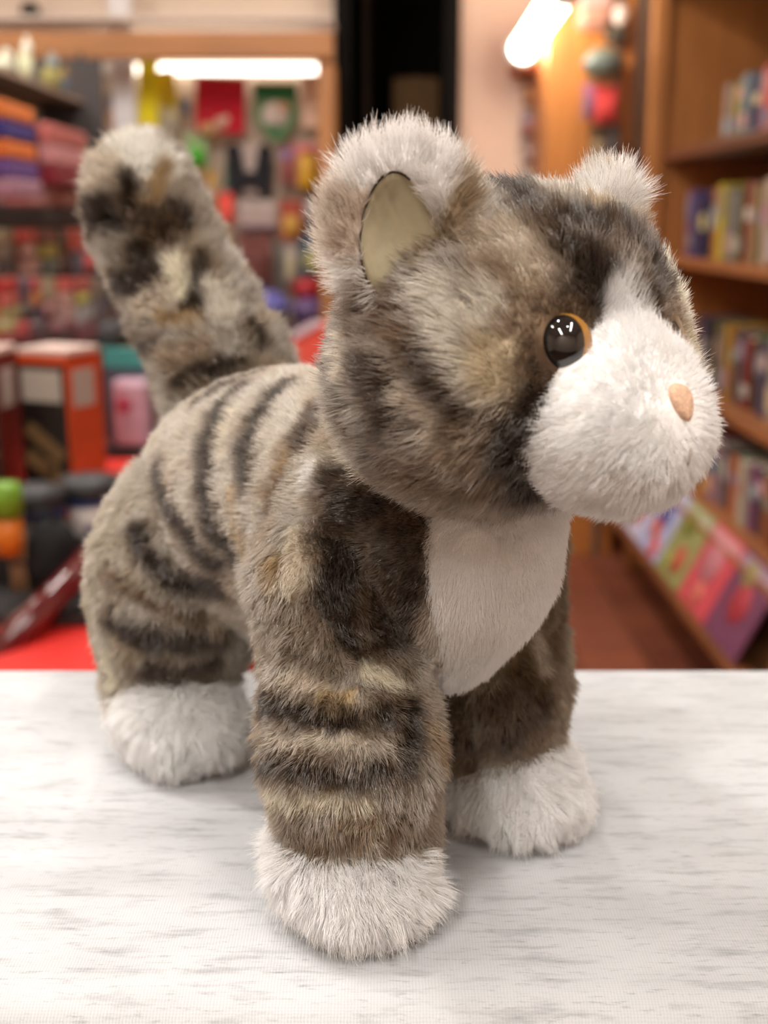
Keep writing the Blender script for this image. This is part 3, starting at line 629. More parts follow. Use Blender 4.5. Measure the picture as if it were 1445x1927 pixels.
book_row(0.775, 0.90, 2.72, 3.6, S3, 'third', 0.20, 'books on the third right shelf')
book_row(0.50, 0.87, 2.60, 3.5, S4, 'fourth', 0.17, 'books on the fourth right shelf')
# face-out magazines on the slanted lower rack
MAG = [('lavender magazine with a yellow picture at the far end of the low rack', (206, 202, 222), [(0.05, 0.30, 0.20, (214, 160, 60)), (-0.1, -0.15, 0.26, (196, 88, 70)), (0.2, -0.3, 0.2, (120, 140, 80))]),
       ('pale blue magazine with a blue and orange picture, second on the low rack', (176, 180, 214), [(0.0, 0.1, 0.3, (84, 86, 150)), (0.05, -0.1, 0.24, (214, 104, 76)), (-0.2, -0.35, 0.2, (214, 98, 92))]),
       ('olive green picture magazine, third on the low rack', (150, 152, 96), [(0.1, 0.25, 0.22, (120, 124, 50)), (-0.1, -0.2, 0.25, (186, 96, 72)), (0.2, -0.3, 0.16, (160, 170, 90))]),
       ('rose red magazine with a greyish pink panel, nearest on the low rack', (206, 82, 92), [(0.05, 0.1, 0.34, (190, 122, 130)), (0.0, -0.3, 0.2, (206, 112, 96))]),
       ('violet and red magazine at the right edge of the low rack', (120, 70, 96), [(0.0, 0.0, 0.3, (170, 60, 70)), (0.1, 0.3, 0.2, (150, 140, 90))])]
my = 3.52
for lab, rgb, pics in MAG:
    w = 0.235; h = 0.205
    my -= w / 2 + 0.004
    t = empty('magazine', (0.735, my, 0.345), (0, math.radians(26), 0), lab, 'magazine', 'magazines on the low rack')
    box('cover', (0, 0, h / 2), (0.008, w, h), C(*rgb), t, 0.0015)
    box('masthead', (-0.005, 0, h * 0.90), (0.002, w * 0.94, h * 0.12), C(*[min(255, int(v_ * 0.5 + 110)) for v_ in rgb]), t, 0.0005)
    for (py, pz_, s_, c3) in pics:
        lathe('cover_picture', [(0.0, 0), (1.0, 0.0), (0.96, 0.0025), (0.0, 0.003)], C(*c3), t, 14, loc=(-0.0045, py * w, h * (0.5 + pz_)), rot=(0, -math.pi / 2, 0), scale=(s_ * h * 0.8, s_ * w * 0.8))
    my -= w / 2 + 0.004

# ---- beyond the bookcase: wooden end panel with hanging goods, lamp, peach wall
ey = 4.35
a = at(1022, 300, ey); b = at(1182, 300, ey)
t = empty('end_display', ((a.x + b.x) / 2, ey, 0), label='honey wood display panel with hanging goods beyond the bookcase', cat='display')
box('panel', (0, 0, 1.15), (b.x - a.x, 0.05, 2.3), wood((200, 130, 66)), t, 0.004)
box('side_return', ((a.x - b.x) / 2 + 0.012, 0.18, 1.15), (0.024, 0.34, 2.3), wood((180, 112, 58)), t, 0.004)
box('centre_batten', (0.30 * (b.x - a.x), -0.034, 1.15), (0.02, 0.018, 2.3), mat((120, 104, 96), 0.5, name='metal_batten'), t, 0.002)
YE = ey - 0.075
EG = 'goods hanging on the honey wood panel'
hang_pack(1086, -12, 1150, 56, YE, C(196, 150, 130), C(206, 170, 160), C(190, 140, 120), 'toy_pack', 'peach pack at the top of the honey wood panel', 'toy', group=EG)
hang_pack(1140, 40, 1180, 84, YE, C(86, 76, 62), None, C(76, 70, 58), 'toy_pack', 'dark olive pack below the white disc', 'toy', group=EG)
dome_pack(1168, 28, 14, 18, YE - 0.03, mat((226, 210, 200), 0.4, name='ivory_plastic'), 'toy_ball', 'ivory round toy at the top right of the honey wood panel', mat((206, 190, 180), 0.4, name='ivory_band'))
dome_pack(1134, 120, 34, 28, YE - 0.04, mat((112, 118, 104), 0.5, name='sage_plastic', noise=0.3, scale=12), 'toy_ball', 'sage and slate dome shaped toy on the honey wood panel', mat((104, 122, 134), 0.5, name='slate_band'))
hang_pack(1096, 156, 1124, 226, YE, C(186, 130, 130), C(180, 110, 140), C(120, 84, 112), 'toy_pack', 'purple and pink pack on the honey wood panel', 'toy', group=EG)
hang_pack(1120, 160, 1160, 232, YE - 0.03, C(206, 72, 70), None, C(208, 68, 66), 'toy_pack', 'tomato red pack right of the purple one', 'toy', group=EG)
hang_pack(1110, 236, 1136, 310, YE, C(96, 74, 50), None, C(150, 130, 100), 'toy_pack', 'brown and khaki pack below the purple one', 'toy', group=EG)
hang_pack(1136, 236, 1164, 320, YE, C(92, 84, 80), None, C(84, 78, 76), 'toy_pack', 'dark grey pack below the tomato red one', 'toy', group=EG)
hang_pack(984, 150, 1012, 200, BACK_Y - 0.06, C(176, 130, 104), None, C(150, 100, 62), 'toy_pack', 'brown pack on the peach wall beside the honey wood panel', 'toy', group='packs on the peach wall')
hang_pack(980, 212, 1012, 262, BACK_Y - 0.06, C(150, 122, 124), C(140, 124, 140), C(134, 86, 78), 'toy_pack', 'mauve and brown pack lower on the peach wall', 'toy', group='packs on the peach wall')
hang_pack(985, 268, 1010, 310, BACK_Y - 0.06, C(156, 134, 130), None, C(140, 118, 116), 'toy_pack', 'grey mauve pack lowest on the peach wall', 'toy', group='packs on the peach wall')
# bright aisle lamp over the panel, running away from us
tube_lamp('aisle_lamp', at(1066, -30, 3.85), at(980, 98, 4.55), 0.045, 26.0, (255, 240, 220), 'bright white tube lamp running along the right aisle overhead', WHITE)
q0, q1 = at(964, 126, 4.6), at(1014, 126, 4.6)
t = empty('lamp_bracket', ((q0.x + q1.x) / 2, 4.6, q0.z), label='terracotta lamp bracket under the bright aisle lamp', cat='bracket')
box('arm', (0, 0.05, 0), (q1.x - q0.x, 0.2, 0.03), mat((206, 130, 96), 0.6, name='terracotta_paint'), t)
box('cradle', (0, -0.05, 0.03), (0.05, 0.06, 0.05), mat((214, 150, 116), 0.6, name='terracotta_paint_light'), t)

# ---- ceiling fixtures -----------------------------------------------------------
CEIL_GLOW = emit((255, 244, 226), 6.0, 'ceiling_tube_glow'); CEIL_GLOW.cycles.emission_sampling = 'NONE'     # the area light in the housing stands for it
for i, (x, y, pw) in enumerate(TUBE_LAMPS):
    lab = ['long white ceiling lamp over the left end of the counter', 'long white ceiling lamp above the photographer', 'long white ceiling lamp over the middle of the shop', 'long white ceiling lamp over the left shelves', 'long white ceiling lamp over the bookcase', 'long white ceiling lamp behind the photographer'][i]
    t = empty('ceiling_lamp', (x, y, CEILING_Z), label=lab, cat='lamp')
    box('housing', (0, 0, -0.03), (0.14, 1.24, 0.05), WHITE, t, 0.006)
    for sx in (-0.035, 0.035): tube('glass_tube', [(sx, -0.58, -0.075), (sx, 0.58, -0.075)], 0.013, CEIL_GLOW, t, 10)
    area_light('tube_light', (0, 0, -0.095), 0.10, 1.16, pw, WARM, parent=t)
for i, (loc, tg, pw) in enumerate(SPOT_LAMPS):
    lab = ['small track spotlight just left above the cat', 'small track spotlight behind and left of the cat', 'small track spotlight above the camera'][i]
    t = empty('track_spotlight', loc, label=lab, cat='lamp')
    d = (Vector(tg) - Vector(loc)).normalized()
    tube('shade', [-d * 0.13, -d * 0.02, d * 0.01], 0.04, DG, t, 18, rads=[0.03, 0.04, 0.045])
    tube('stem', [-d * 0.11, Vector((0, 0, CEILING_Z - loc[2]))], 0.008, DG, t, 8)
    sl = spot_light('spot_light', (0, 0, 0), (0, 0, 0), pw, WARM, 0.03, math.radians(75), parent=t)
    sl.location = d * 0.02; sl.rotation_euler = d.to_track_quat('-Z', 'Y').to_euler()

q = at(56, 22, BACK_Y - 0.05)
t = empty('wall_fixture', q, label='small dark round fixture on the pale wall above the wooden fascia', cat='fixture')
lathe('dome', [(0.0, -0.035), (0.02, -0.03), (0.034, -0.008), (0.036, 0.006), (0.0, 0.008)], mat((44, 38, 34), 0.4, name='dark_plastic'), t, 20, rot=(-math.pi / 2, 0, 0))
box('mount_plate', (0, 0.022, 0), (0.05, 0.05, 0.05), mat((70, 60, 54), 0.5, name='mount_plastic'), t, 0.004)
# ------------------------------------------------------------------ the plush cat: implicit shapes, meshed, then covered in fur
#CATLIB-BEGIN
CAT_XY = (-0.0115, 0.482)
CAT_HEADING = math.radians(-55)
def sd_ell(p, c, r, rot=None):
    q = p - np.array(c)
    if rot is not None: q = q @ rot
    r = np.array(r); k0 = np.linalg.norm(q / r, axis=-1); k1 = np.linalg.norm(q / r ** 2, axis=-1)
    return k0 * (k0 - 1) / np.maximum(k1, 1e-9)
def sd_cone(p, a, b, ra, rb):
    a = np.array(a); b = np.array(b); d = b - a
    t = np.clip(((p - a) @ d) / (d @ d), 0, 1)
    return np.linalg.norm(p - a - t[..., None] * d, axis=-1) - (ra + (rb - ra) * t)
def smin(k, *ds):
    d = ds[0]
    for e in ds[1:]:
        h = np.maximum(k - np.abs(d - e), 0) / k
        d = np.minimum(d, e) - h * h * k * 0.25
    return d
def smax(k, a, b): return -smin(k, -a, -b)
def rz(a):
    c, s = math.cos(a), math.sin(a); return np.array([[c, -s, 0], [s, c, 0], [0, 0, 1.0]])
def rx(a):
    c, s = math.cos(a), math.sin(a); return np.array([[1.0, 0, 0], [0, c, -s], [0, s, c]])
def ry(a):
    c, s = math.cos(a), math.sin(a); return np.array([[c, 0, s], [0, 1.0, 0], [-s, 0, c]])

def sd_torso(p):
    return smin(0.05, sd_ell(p, (-0.085, 0, 0.113), (0.066, 0.056, 0.062)), sd_ell(p, (-0.02, 0, 0.132), (0.06, 0.048, 0.048)),
                sd_ell(p, (0.046, 0, 0.126), (0.047, 0.048, 0.056)))
def sd_bib(p):
    return smin(0.02, sd_cone(p, (0.088, 0.003, 0.150), (0.062, 0, 0.094), 0.0225, 0.0215), sd_ell(p, (0.079, 0.001, 0.126), (0.027, 0.0245, 0.03)))
def sd_front_leg(s, x0, y0):
    def f(p):
        return smin(0.03, sd_cone(p, (0.04, s * 0.036, 0.115), (x0 - 0.010, s * y0, 0.06), 0.0325, 0.0240),
                    sd_cone(p, (x0 - 0.010, s * y0, 0.06), (x0 - 0.006, s * y0, 0.022), 0.0240, 0.0236))
    return f
def sd_toes(p, x, y):
    return np.minimum(np.minimum(sd_ell(p, (x - 0.003, y - 0.0135, 0.0145), (0.017, 0.0082, 0.0125)), sd_ell(p, (x - 0.003, y + 0.0135, 0.0145), (0.017, 0.0082, 0.0125))),
                      np.minimum(sd_ell(p, (x + 0.001, y - 0.005, 0.016), (0.017, 0.0080, 0.0135)), sd_ell(p, (x + 0.001, y + 0.005, 0.016), (0.017, 0.0080, 0.0135))))
def sd_front_paw(s, x0, y0):
    def f(p):
        return smax(0.01, smin(0.006, sd_toes(p, x0 + 0.0125, s * y0), smin(0.02, sd_ell(p, (x0 - 0.004, s * y0, 0.019), (0.027, 0.0215, 0.019)),
                    sd_ell(p, (x0 - 0.006, s * y0, 0.019), (0.025, 0.0215, 0.018)))), -(p[..., 2] - 0.001))
    return f
def sd_rear_leg(s, x0):
    def f(p):
        return smin(0.04, sd_ell(p, (-0.094, s * 0.033, 0.097), (0.046, 0.036, 0.048)),
                    sd_cone(p, (-0.099, s * 0.043, 0.07), (x0 - 0.009, s * 0.048, 0.03), 0.0315, 0.0265))
    return f
def sd_rear_paw(s, x0):
    def f(p): return smax(0.01, smin(0.008, sd_toes(p, x0 + 0.025, s * 0.05), sd_ell(p, (x0 + 0.006, s * 0.05, 0.022), (0.034, 0.0275, 0.023))), -(p[..., 2] - 0.001))
    return f
TAIL_SPINE = [(-0.095, 0, 0.15, 0.03), (-0.118, 0, 0.178, 0.027), (-0.148, 0, 0.205, 0.0255), (-0.178, 0, 0.23, 0.0255),
              (-0.200, 0, 0.248, 0.026), (-0.208, 0, 0.267, 0.0255)]
def sd_tail(p):
    return smin(0.012, *[sd_cone(p, a[:3], b[:3], a[3], b[3]) for a, b in zip(TAIL_SPINE, TAIL_SPINE[1:])])
def sd_head(p):
    return smin(0.03, sd_ell(p, (0.098, 0, 0.212), (0.050, 0.055, 0.0475)), sd_ell(p, (0.097, -0.026, 0.192), (0.039, 0.033, 0.031)),
                sd_ell(p, (0.097, 0.026, 0.192), (0.039, 0.033, 0.031)))
def sd_muzzle(p):
    return smin(0.028, sd_ell(p, (0.146, 0, 0.1855), (0.027, 0.031, 0.0235)), sd_cone(p, (0.137, 0, 0.206), (0.130, 0, 0.226), 0.018, 0.009))
EAR_R = {s: rz(s * 0.62) @ rx(s * -0.10) @ ry(-0.12) for s in (-1, 1)}
EAR_C = {-1: np.array((0.097, -0.046, 0.247)), 1: np.array((0.096, 0.046, 0.239))}
def sd_ear(s):
    def f(p):
        d = sd_ell(p, EAR_C[s], (0.0115, 0.0225, 0.027), EAR_R[s])
        cup = sd_ell(p, EAR_C[s] + EAR_R[s] @ np.array((0.020, 0, 0.0)), (0.017, 0.019, 0.026), EAR_R[s])
        return smax(0.004, d, -cup)
    return f
# name, distance function, key, bounds
CAT_PARTS = {
    'torso': sd_torso, 'bib': sd_bib,
    'leg_fn': sd_front_leg(-1, 0.081, 0.0495), 'leg_ff': sd_front_leg(1, 0.056, 0.037),
    'leg_rn': sd_rear_leg(-1, -0.088), 'leg_rf': sd_rear_leg(1, -0.09),
    'paw_fn': sd_front_paw(-1, 0.0795, 0.0545), 'paw_ff': sd_front_paw(1, 0.061, 0.038),
    'paw_rn': sd_rear_paw(-1, -0.088), 'paw_rf': sd_rear_paw(1, -0.09),
    'tail': sd_tail, 'head': sd_head, 'muzzle': sd_muzzle, 'ear_n': sd_ear(-1), 'ear_f': sd_ear(1)}
FUR_LEN = {'torso': 0.0048, 'bib': 0.0045, 'leg_fn': 0.006, 'leg_ff': 0.006, 'leg_rn': 0.006, 'leg_rf': 0.006, 'paw_fn': 0.0085, 'paw_ff': 0.0085,
           'paw_rn': 0.0085, 'paw_rf': 0.0085, 'tail': 0.008, 'head': 0.0075, 'muzzle': 0.006, 'ear_n': 0.0095, 'ear_f': 0.0095}
#CATLIB-END
STROKES = [
    ('head', 1, (138, 122, 103), 0.0094, [(0.1297,-0.0348,0.2347),(0.1384,-0.0306,0.2264),(0.1386,-0.0383,0.2151)]),
    ('head', 1, (168, 156, 140), 0.0082, [(0.1172,-0.0321,0.2461),(0.1278,-0.0254,0.2433),(0.1337,-0.0227,0.2391)]),
    ('head', 1, (186, 179, 166), 0.0066, [(0.1171,-0.0499,0.2287),(0.1258,-0.051,0.2169),(0.1311,-0.05,0.2064)]),
    ('head', 1, (186, 179, 166), 0.0056, [(0.1318,-0.0439,0.2206),(0.1327,-0.0391,0.2263)]),
    ('head', 1, (172, 158, 132), 0.0071, [(0.1391,-0.0413,0.2028),(0.1372,-0.0426,0.2095)]),
    ('head', 0, (186, 179, 166), 0.007, [(0.111,-0.0045,0.2577),(0.1216,-0.0036,0.2538)]),
    ('head', 0, (46, 34, 26), 0.006, [(0.0992,-0.0036,0.2594),(0.1126,-0.0102,0.2565)]),
    ('head', 0, (46, 34, 26), 0.005, [(0.1174,-0.0123,0.2545),(0.1271,-0.0119,0.2492),(0.1345,-0.0093,0.2434)]),
    ('head', 0, (205, 196, 186), 0.0062, [(0.1056,0.0067,0.2586),(0.1114,0.0147,0.256),(0.117,0.0188,0.2528)]),
    ('head', 0, (46, 34, 26), 0.0084, [(0.1316,-0.0087,0.2463),(0.1312,0.0066,0.247),(0.122,0.0284,0.2458),(0.1268,0.0347,0.2378),(0.1426,0.0183,0.2281)]),
    ('head', 0, (46, 34, 26), 0.0071, [(0.1379,-0.0104,0.2392),(0.1423,-0.0062,0.2334),(0.1445,-0.0133,0.2263),(0.1446,-0.0194,0.2221)]),
    ('head', 0, (46, 34, 26), 0.0052, [(0.1332,0.0148,0.2432),(0.1345,0.0249,0.2369),(0.1433,0.018,0.2266)]),
    ('head', 0, (120, 108, 98), 0.0022, [(0.1374,0.0028,0.2412),(0.1389,0.0046,0.239)]),
    ('head', 0, (152, 127, 90), 0.0028, [(0.1235,0.0076,0.2523),(0.1175,0.0221,0.2513)]),
    ('head ear_n', 1, (140, 122, 96), 0.0047, [(0.1094,-0.0327,0.2603),(0.1124,-0.0367,0.2517),(0.1124,-0.0385,0.2448),(0.1073,-0.0444,0.24)]),
    ('head', 1, (108, 84, 58), 0.0042, [(0.1059,-0.0539,0.2283),(0.1079,-0.0585,0.2184),(0.1176,-0.0573,0.2124)]),
    ('head', 1, (70, 54, 41), 0.0047, [(0.1225,-0.0558,0.2088),(0.1279,-0.0534,0.1965),(0.1323,-0.0485,0.1904)]),
    ('head', 1, (46, 34, 26), 0.0061, [(0.1455,-0.0269,0.2065),(0.1439,-0.0316,0.1977),(0.1404,-0.036,0.1885),(0.1367,-0.0348,0.1794),(0.1294,-0.0207,0.1671)]),
    ('head', 1, (70, 54, 41), 0.0035, [(0.1443,-0.0298,0.2092),(0.1425,-0.0312,0.2152)]),
    ('head', 1, (70, 54, 41), 0.0035, [(0.1438,-0.0236,0.2208),(0.1447,-0.0186,0.2224)]),
    ('head', 1, (168, 156, 140), 0.0039, [(0.1177,-0.0593,0.1992),(0.1246,-0.0551,0.1922),(0.124,-0.0503,0.1789)]),
    ('head', 1, (70, 54, 41), 0.0042, [(0.1015,-0.0626,0.2072),(0.1108,-0.0617,0.2011),(0.1107,-0.0606,0.1882)]),
    ('head', 1, (204, 194, 170), 0.0036, [(0.0751,-0.0556,0.1834),(0.0803,-0.0526,0.1743),(0.0847,-0.049,0.1686)]),
    ('head', 1, (108, 84, 58), 0.0021, [(0.0851,-0.0616,0.1918),(0.0929,-0.0602,0.182)]),
    ('head', 1, (120, 104, 86), 0.0053, [(0.1092,-0.0544,0.1742),(0.1197,-0.0459,0.1706),(0.1282,-0.0361,0.1702)]),
    ('head', 1, (138, 122, 103), 0.0052, [(0.1341,-0.0458,0.1886),(0.1292,-0.0459,0.1793)]),
    ('head', 0, (204, 194, 170), 0.0047, [(0.1284,0.0375,0.2336),(0.1322,0.042,0.2232)]),
    ('head', 0, (108, 84, 58), 0.0035, [(0.1449,0.0194,0.2212),(0.1448,0.0223,0.2188)]),
    ('head ear_n', 1, (108, 84, 58), 0.0044, [(0.0779,-0.0535,0.2222),(0.0922,-0.0592,0.2186)]),
    ('head', 1, (196, 184, 168), 0.0041, [(0.0858,-0.0603,0.2119),(0.0919,-0.063,0.2032)]),
    ('head', 0, (246, 242, 236), 0.0044, [(0.1447,0.0024,0.2289),(0.146,0.0017,0.2253)]),
    ('head', 0, (246, 242, 236), 0.0084, [(0.1471,-0.0001,0.2217),(0.1479,0.0008,0.2179)]),
    ('head', 0, (246, 242, 236), 0.0125, [(0.1485,0.0016,0.2142),(0.1488,0.0041,0.2049)]),
    ('ear_n', 1, (165, 150, 136), 0.0056, [(0.0932,-0.0642,0.243),(0.0937,-0.0621,0.2543)]),
    ('ear_n', 1, (112, 94, 78), 0.004, [(0.0942,-0.0608,0.2292),(0.0955,-0.0579,0.2254)]),
    ('ear_n', 1, (222, 214, 208), 0.0075, [(0.0951,-0.0569,0.2654),(0.0997,-0.0484,0.2701),(0.1058,-0.0409,0.2667)]),
    ('ear_f', 0, (220, 212, 204), 0.0097, [(0.1035,0.0346,0.2596),(0.1033,0.0421,0.2603)]),
    ('tail', 0, (218, 212, 198), 0.016, [(-0.1909,-0.0117,0.282),(-0.1849,-0.0031,0.2782)]),
    ('tail', 0, (168, 156, 140), 0.0145, [(-0.2005,-0.0244,0.2714),(-0.1936,-0.0251,0.2632)]),
    ('tail', 0, (46, 34, 26), 0.0101, [(-0.1987,-0.0288,0.2515),(-0.1834,-0.0246,0.2534),(-0.1666,-0.02,0.2469)]),
    ('tail', 0, (46, 34, 26), 0.0034, [(-0.1846,-0.016,0.269),(-0.1736,-0.0185,0.254)]),
    ('tail', 0, (152, 127, 90), 0.0045, [(-0.183,0.0012,0.2756),(-0.1707,-0.0091,0.2587)]),
    ('tail', 0, (46, 34, 26), 0.0072, [(-0.1603,-0.0017,0.2523),(-0.152,-0.0086,0.2421)]),
    ('tail', 0, (70, 54, 41), 0.0072, [(-0.1617,-0.0156,0.2474),(-0.1543,-0.0139,0.2412)]),
    ('tail', 0, (128, 120, 110), 0.0067, [(-0.1729,-0.0276,0.2349),(-0.1646,-0.0247,0.2366)]),
    ('tail', 0, (46, 34, 26), 0.0073, [(-0.1571,-0.0221,0.233),(-0.1439,-0.0211,0.225),(-0.1503,-0.0259,0.2192),(-0.1703,-0.0269,0.2186)]),
    ('tail', 0, (46, 34, 26), 0.0044, [(-0.1322,-0.0038,0.2285),(-0.1253,-0.0117,0.2191),(-0.1144,-0.0154,0.206)]),
    ('tail', 0, (204, 194, 170), 0.0047, [(-0.1394,-0.0139,0.2292),(-0.1254,-0.018,0.2131)]),
    ('tail', 0, (186, 179, 166), 0.0068, [(-0.1211,-0.0032,0.2179),(-0.1072,-0.0053,0.2064)]),
    ('tail', 0, (168, 156, 140), 0.0058, [(-0.145,-0.0281,0.2089),(-0.1316,-0.0239,0.21)]),
    ('tail', 0, (152, 127, 90), 0.0041, [(-0.1292,-0.0248,0.204),(-0.109,-0.018,0.2009)]),
    ('tail', 0, (70, 54, 41), 0.0039, [(-0.1555,-0.0243,0.1917),(-0.1215,-0.0283,0.1895)]),
    ('tail', 0, (138, 122, 103), 0.0056, [(-0.1164,-0.0293,0.1841),(-0.098,-0.0199,0.1891)]),
    ('tail', 0, (46, 34, 26), 0.0038, [(-0.1041,-0.0283,0.175),(-0.0906,-0.0187,0.18),(-0.0864,-0.0085,0.1836)]),
    ('tail torso', 0, (46, 34, 26), 0.0038, [(-0.096,0.0018,0.1983),(-0.0918,0.0048,0.1927)]),
    ('torso', 1, (70, 54, 41), 0.0034, [(-0.0649,-0.0086,0.182),(-0.0667,-0.0204,0.1785),(-0.0711,-0.0286,0.1739),(-0.0762,-0.0339,0.1694)]),
    ('torso', 1, (46, 34, 26), 0.0046, [(-0.0531,-0.0249,0.1777),(-0.0507,-0.036,0.1705),(-0.0447,-0.0439,0.1623),(-0.0362,-0.051,0.1496),(-0.03,-0.0545,0.1344),(-0.022,-0.0539,0.1234),(-0.0122,-0.052,0.1169)]),
    ('torso', 1, (204, 194, 170), 0.002, [(-0.0398,-0.0344,0.1717),(-0.036,-0.0415,0.1646),(-0.0285,-0.0472,0.1555)]),
    ('torso', 1, (46, 34, 26), 0.0047, [(-0.079,-0.054,0.1406),(-0.0663,-0.0577,0.1299),(-0.0491,-0.0576,0.1223),(-0.0375,-0.0552,0.1137),(-0.0234,-0.0517,0.11)]),
    ('torso', 1, (46, 34, 26), 0.0041, [(-0.0298,-0.0143,0.1815),(-0.0215,-0.0319,0.1726),(-0.0176,-0.041,0.1636),(-0.0103,-0.0474,0.1533),(-0.0035,-0.0498,0.1469)]),
    ('torso', 1, (166, 143, 106), 0.0022, [(-0.0127,-0.0516,0.1418),(-0.0055,-0.0528,0.1318),(0.0008,-0.0507,0.1139)]),
    ('torso', 1, (108, 84, 58), 0.0051, [(0.0098,-0.0252,0.1777),(0.0177,-0.0376,0.1683),(0.0191,-0.0452,0.1579),(0.0191,-0.0499,0.147),(0.019,-0.0524,0.1357)]),
    ('torso', 1, (70, 54, 41), 0.0039, [(0.0125,-0.0272,0.1766),(0.0216,-0.0387,0.1672)]),
    ('torso', 1, (166, 143, 106), 0.0018, [(0.018,-0.0405,0.1649),(0.0172,-0.0459,0.1565)]),
    ('torso', 1, (204, 203, 198), 0.0039, [(0.034,-0.0431,0.1609),(0.0395,-0.0456,0.1555)]),
    ('torso leg_fn', 1, (166, 143, 106), 0.0021, [(0.0437,-0.0645,0.1302),(0.0465,-0.0674,0.1188)]),
    ('torso leg_fn', 1, (196, 184, 164), 0.0046, [(0.0484,-0.0565,0.1387),(0.0546,-0.0636,0.1231)]),
    ('torso leg_fn', 0, (46, 34, 26), 0.0098, [(0.055,-0.0421,0.155),(0.0614,-0.0472,0.1368),(0.0681,-0.0523,0.1212),(0.0762,-0.0499,0.108)]),
    ('torso leg_fn', 0, (46, 34, 26), 0.0078, [(0.0572,-0.0436,0.15),(0.0719,-0.0358,0.1481),(0.0799,-0.0286,0.1459)]),
    ('torso leg_fn', 0, (66, 53, 43), 0.0095, [(0.0786,-0.0332,0.138),(0.0775,-0.0374,0.1079)]),
    ('torso leg_fn', 0, (96, 88, 80), 0.0028, [(0.0681,-0.0406,0.1424),(0.0737,-0.0382,0.1361)]),
    ('torso leg_fn', 0, (84, 74, 65), 0.0027, [(0.0716,-0.0407,0.1253),(0.0736,-0.0389,0.1209)]),
    ('leg_rn torso', 1, (46, 34, 26), 0.0049, [(-0.077,-0.0665,0.1139),(-0.0656,-0.0641,0.105),(-0.0545,-0.056,0.095),(-0.0326,-0.048,0.0959)]),
    ('leg_rn torso', 1, (108, 84, 58), 0.0046, [(-0.0864,-0.0766,0.0948),(-0.0712,-0.0716,0.0911),(-0.0606,-0.0641,0.0835),(-0.0519,-0.0512,0.0791)]),
    ('leg_rn', 1, (46, 34, 26), 0.0058, [(-0.0804,-0.077,0.0746),(-0.0693,-0.0694,0.0681),(-0.0576,-0.0561,0.0679),(-0.0517,-0.0399,0.0683)]),
    ('leg_rn', 1, (70, 54, 41), 0.0052, [(-0.0733,-0.0676,0.0507),(-0.0656,-0.0568,0.0486),(-0.0585,-0.0426,0.0542)]),
    ('leg_rn', 1, (204, 194, 170), 0.0047, [(-0.0946,-0.0776,0.0559),(-0.0939,-0.0751,0.0382)]),
    ('leg_rn', 1, (166, 143, 106), 0.0023, [(-0.1028,-0.0728,0.0228),(-0.0865,-0.0727,0.0297)]),
    ('leg_fn', 0, (204, 194, 170), 0.0045, [(0.0862,-0.0458,0.0943),(0.0835,-0.0506,0.0971)]),
    ('leg_fn', 0, (112, 100, 86), 0.0041, [(0.0652,-0.0667,0.1014),(0.0779,-0.0616,0.0966)]),
    ('leg_fn', 0, (168, 156, 140), 0.0026, [(0.0599,-0.0717,0.0929),(0.0777,-0.0668,0.0913)]),
    ('leg_fn', 0, (166, 143, 106), 0.0026, [(0.0791,-0.0677,0.089),(0.0851,-0.0617,0.0892)]),
    ('leg_fn', 0, (46, 34, 26), 0.0035, [(0.0531,-0.074,0.0821),(0.0766,-0.0728,0.0837),(0.0898,-0.0633,0.0825),(0.0939,-0.0493,0.0834)]),
    ('leg_fn', 0, (180, 170, 156), 0.0028, [(0.0663,-0.079,0.0724),(0.0876,-0.0708,0.0766),(0.0971,-0.0561,0.0764)]),
    ('leg_fn', 0, (46, 34, 26), 0.0035, [(0.0616,-0.0795,0.0637),(0.0837,-0.0774,0.0674),(0.096,-0.0675,0.0666),(0.101,-0.0559,0.0671)]),
    ('leg_fn', 0, (46, 34, 26), 0.0037, [(0.0926,-0.0406,0.084),(0.0993,-0.0452,0.0732),(0.1015,-0.0485,0.0677)]),
    ('leg_fn', 0, (204, 194, 170), 0.0033, [(0.0677,-0.0802,0.0514),(0.0893,-0.0752,0.0579),(0.0993,-0.0636,0.0579)]),
    ('leg_fn', 0, (138, 122, 103), 0.0034, [(0.0938,-0.0707,0.05),(0.1,-0.0617,0.0524)]),
    ('leg_fn', 0, (108, 84, 58), 0.0027, [(0.0645,-0.0732,0.0278),(0.0809,-0.0758,0.0361),(0.0972,-0.0652,0.0444)]),
    ('leg_fn', 0, (108, 84, 58), 0.003, [(0.1021,-0.0489,0.0481),(0.1008,-0.0557,0.043)]),
    ('leg_ff', 0, (96, 80, 62), 0.013, [(0.0672,0.0137,0.0581),(0.0768,0.0306,0.0615)]),
    ('leg_ff', 0, (140, 130, 112), 0.0043, [(0.0651,0.0125,0.0709),(0.0709,0.0199,0.0755)]),
    ('leg_ff', 0, (186, 179, 166), 0.0039, [(0.0733,0.0348,0.0884),(0.0756,0.0381,0.0771)]),
    ('leg_ff', 0, (70, 54, 41), 0.0044, [(0.0604,0.0105,0.0451),(0.0755,0.0262,0.0517),(0.0773,0.04,0.0621)]),
    ('leg_ff', 0, (140, 132, 115), 0.0033, [(0.0635,0.0151,0.0333),(0.073,0.0244,0.0396)]),
    ('leg_ff', 0, (46, 34, 26), 0.0022, [(0.0706,0.0236,0.0283),(0.0752,0.0327,0.0368)]),
]
def srgb_arr(c):
    # fibre colour for a given look of the pile: light bounces between fibres and is partly lost, so single fibres are paler
    v = np.array(lin(c)); k = 1.1 + 1.15 * min(1.0, max(0.0, (v.mean() - 0.03) / 0.3))
    return 1 - (1 - v) ** k

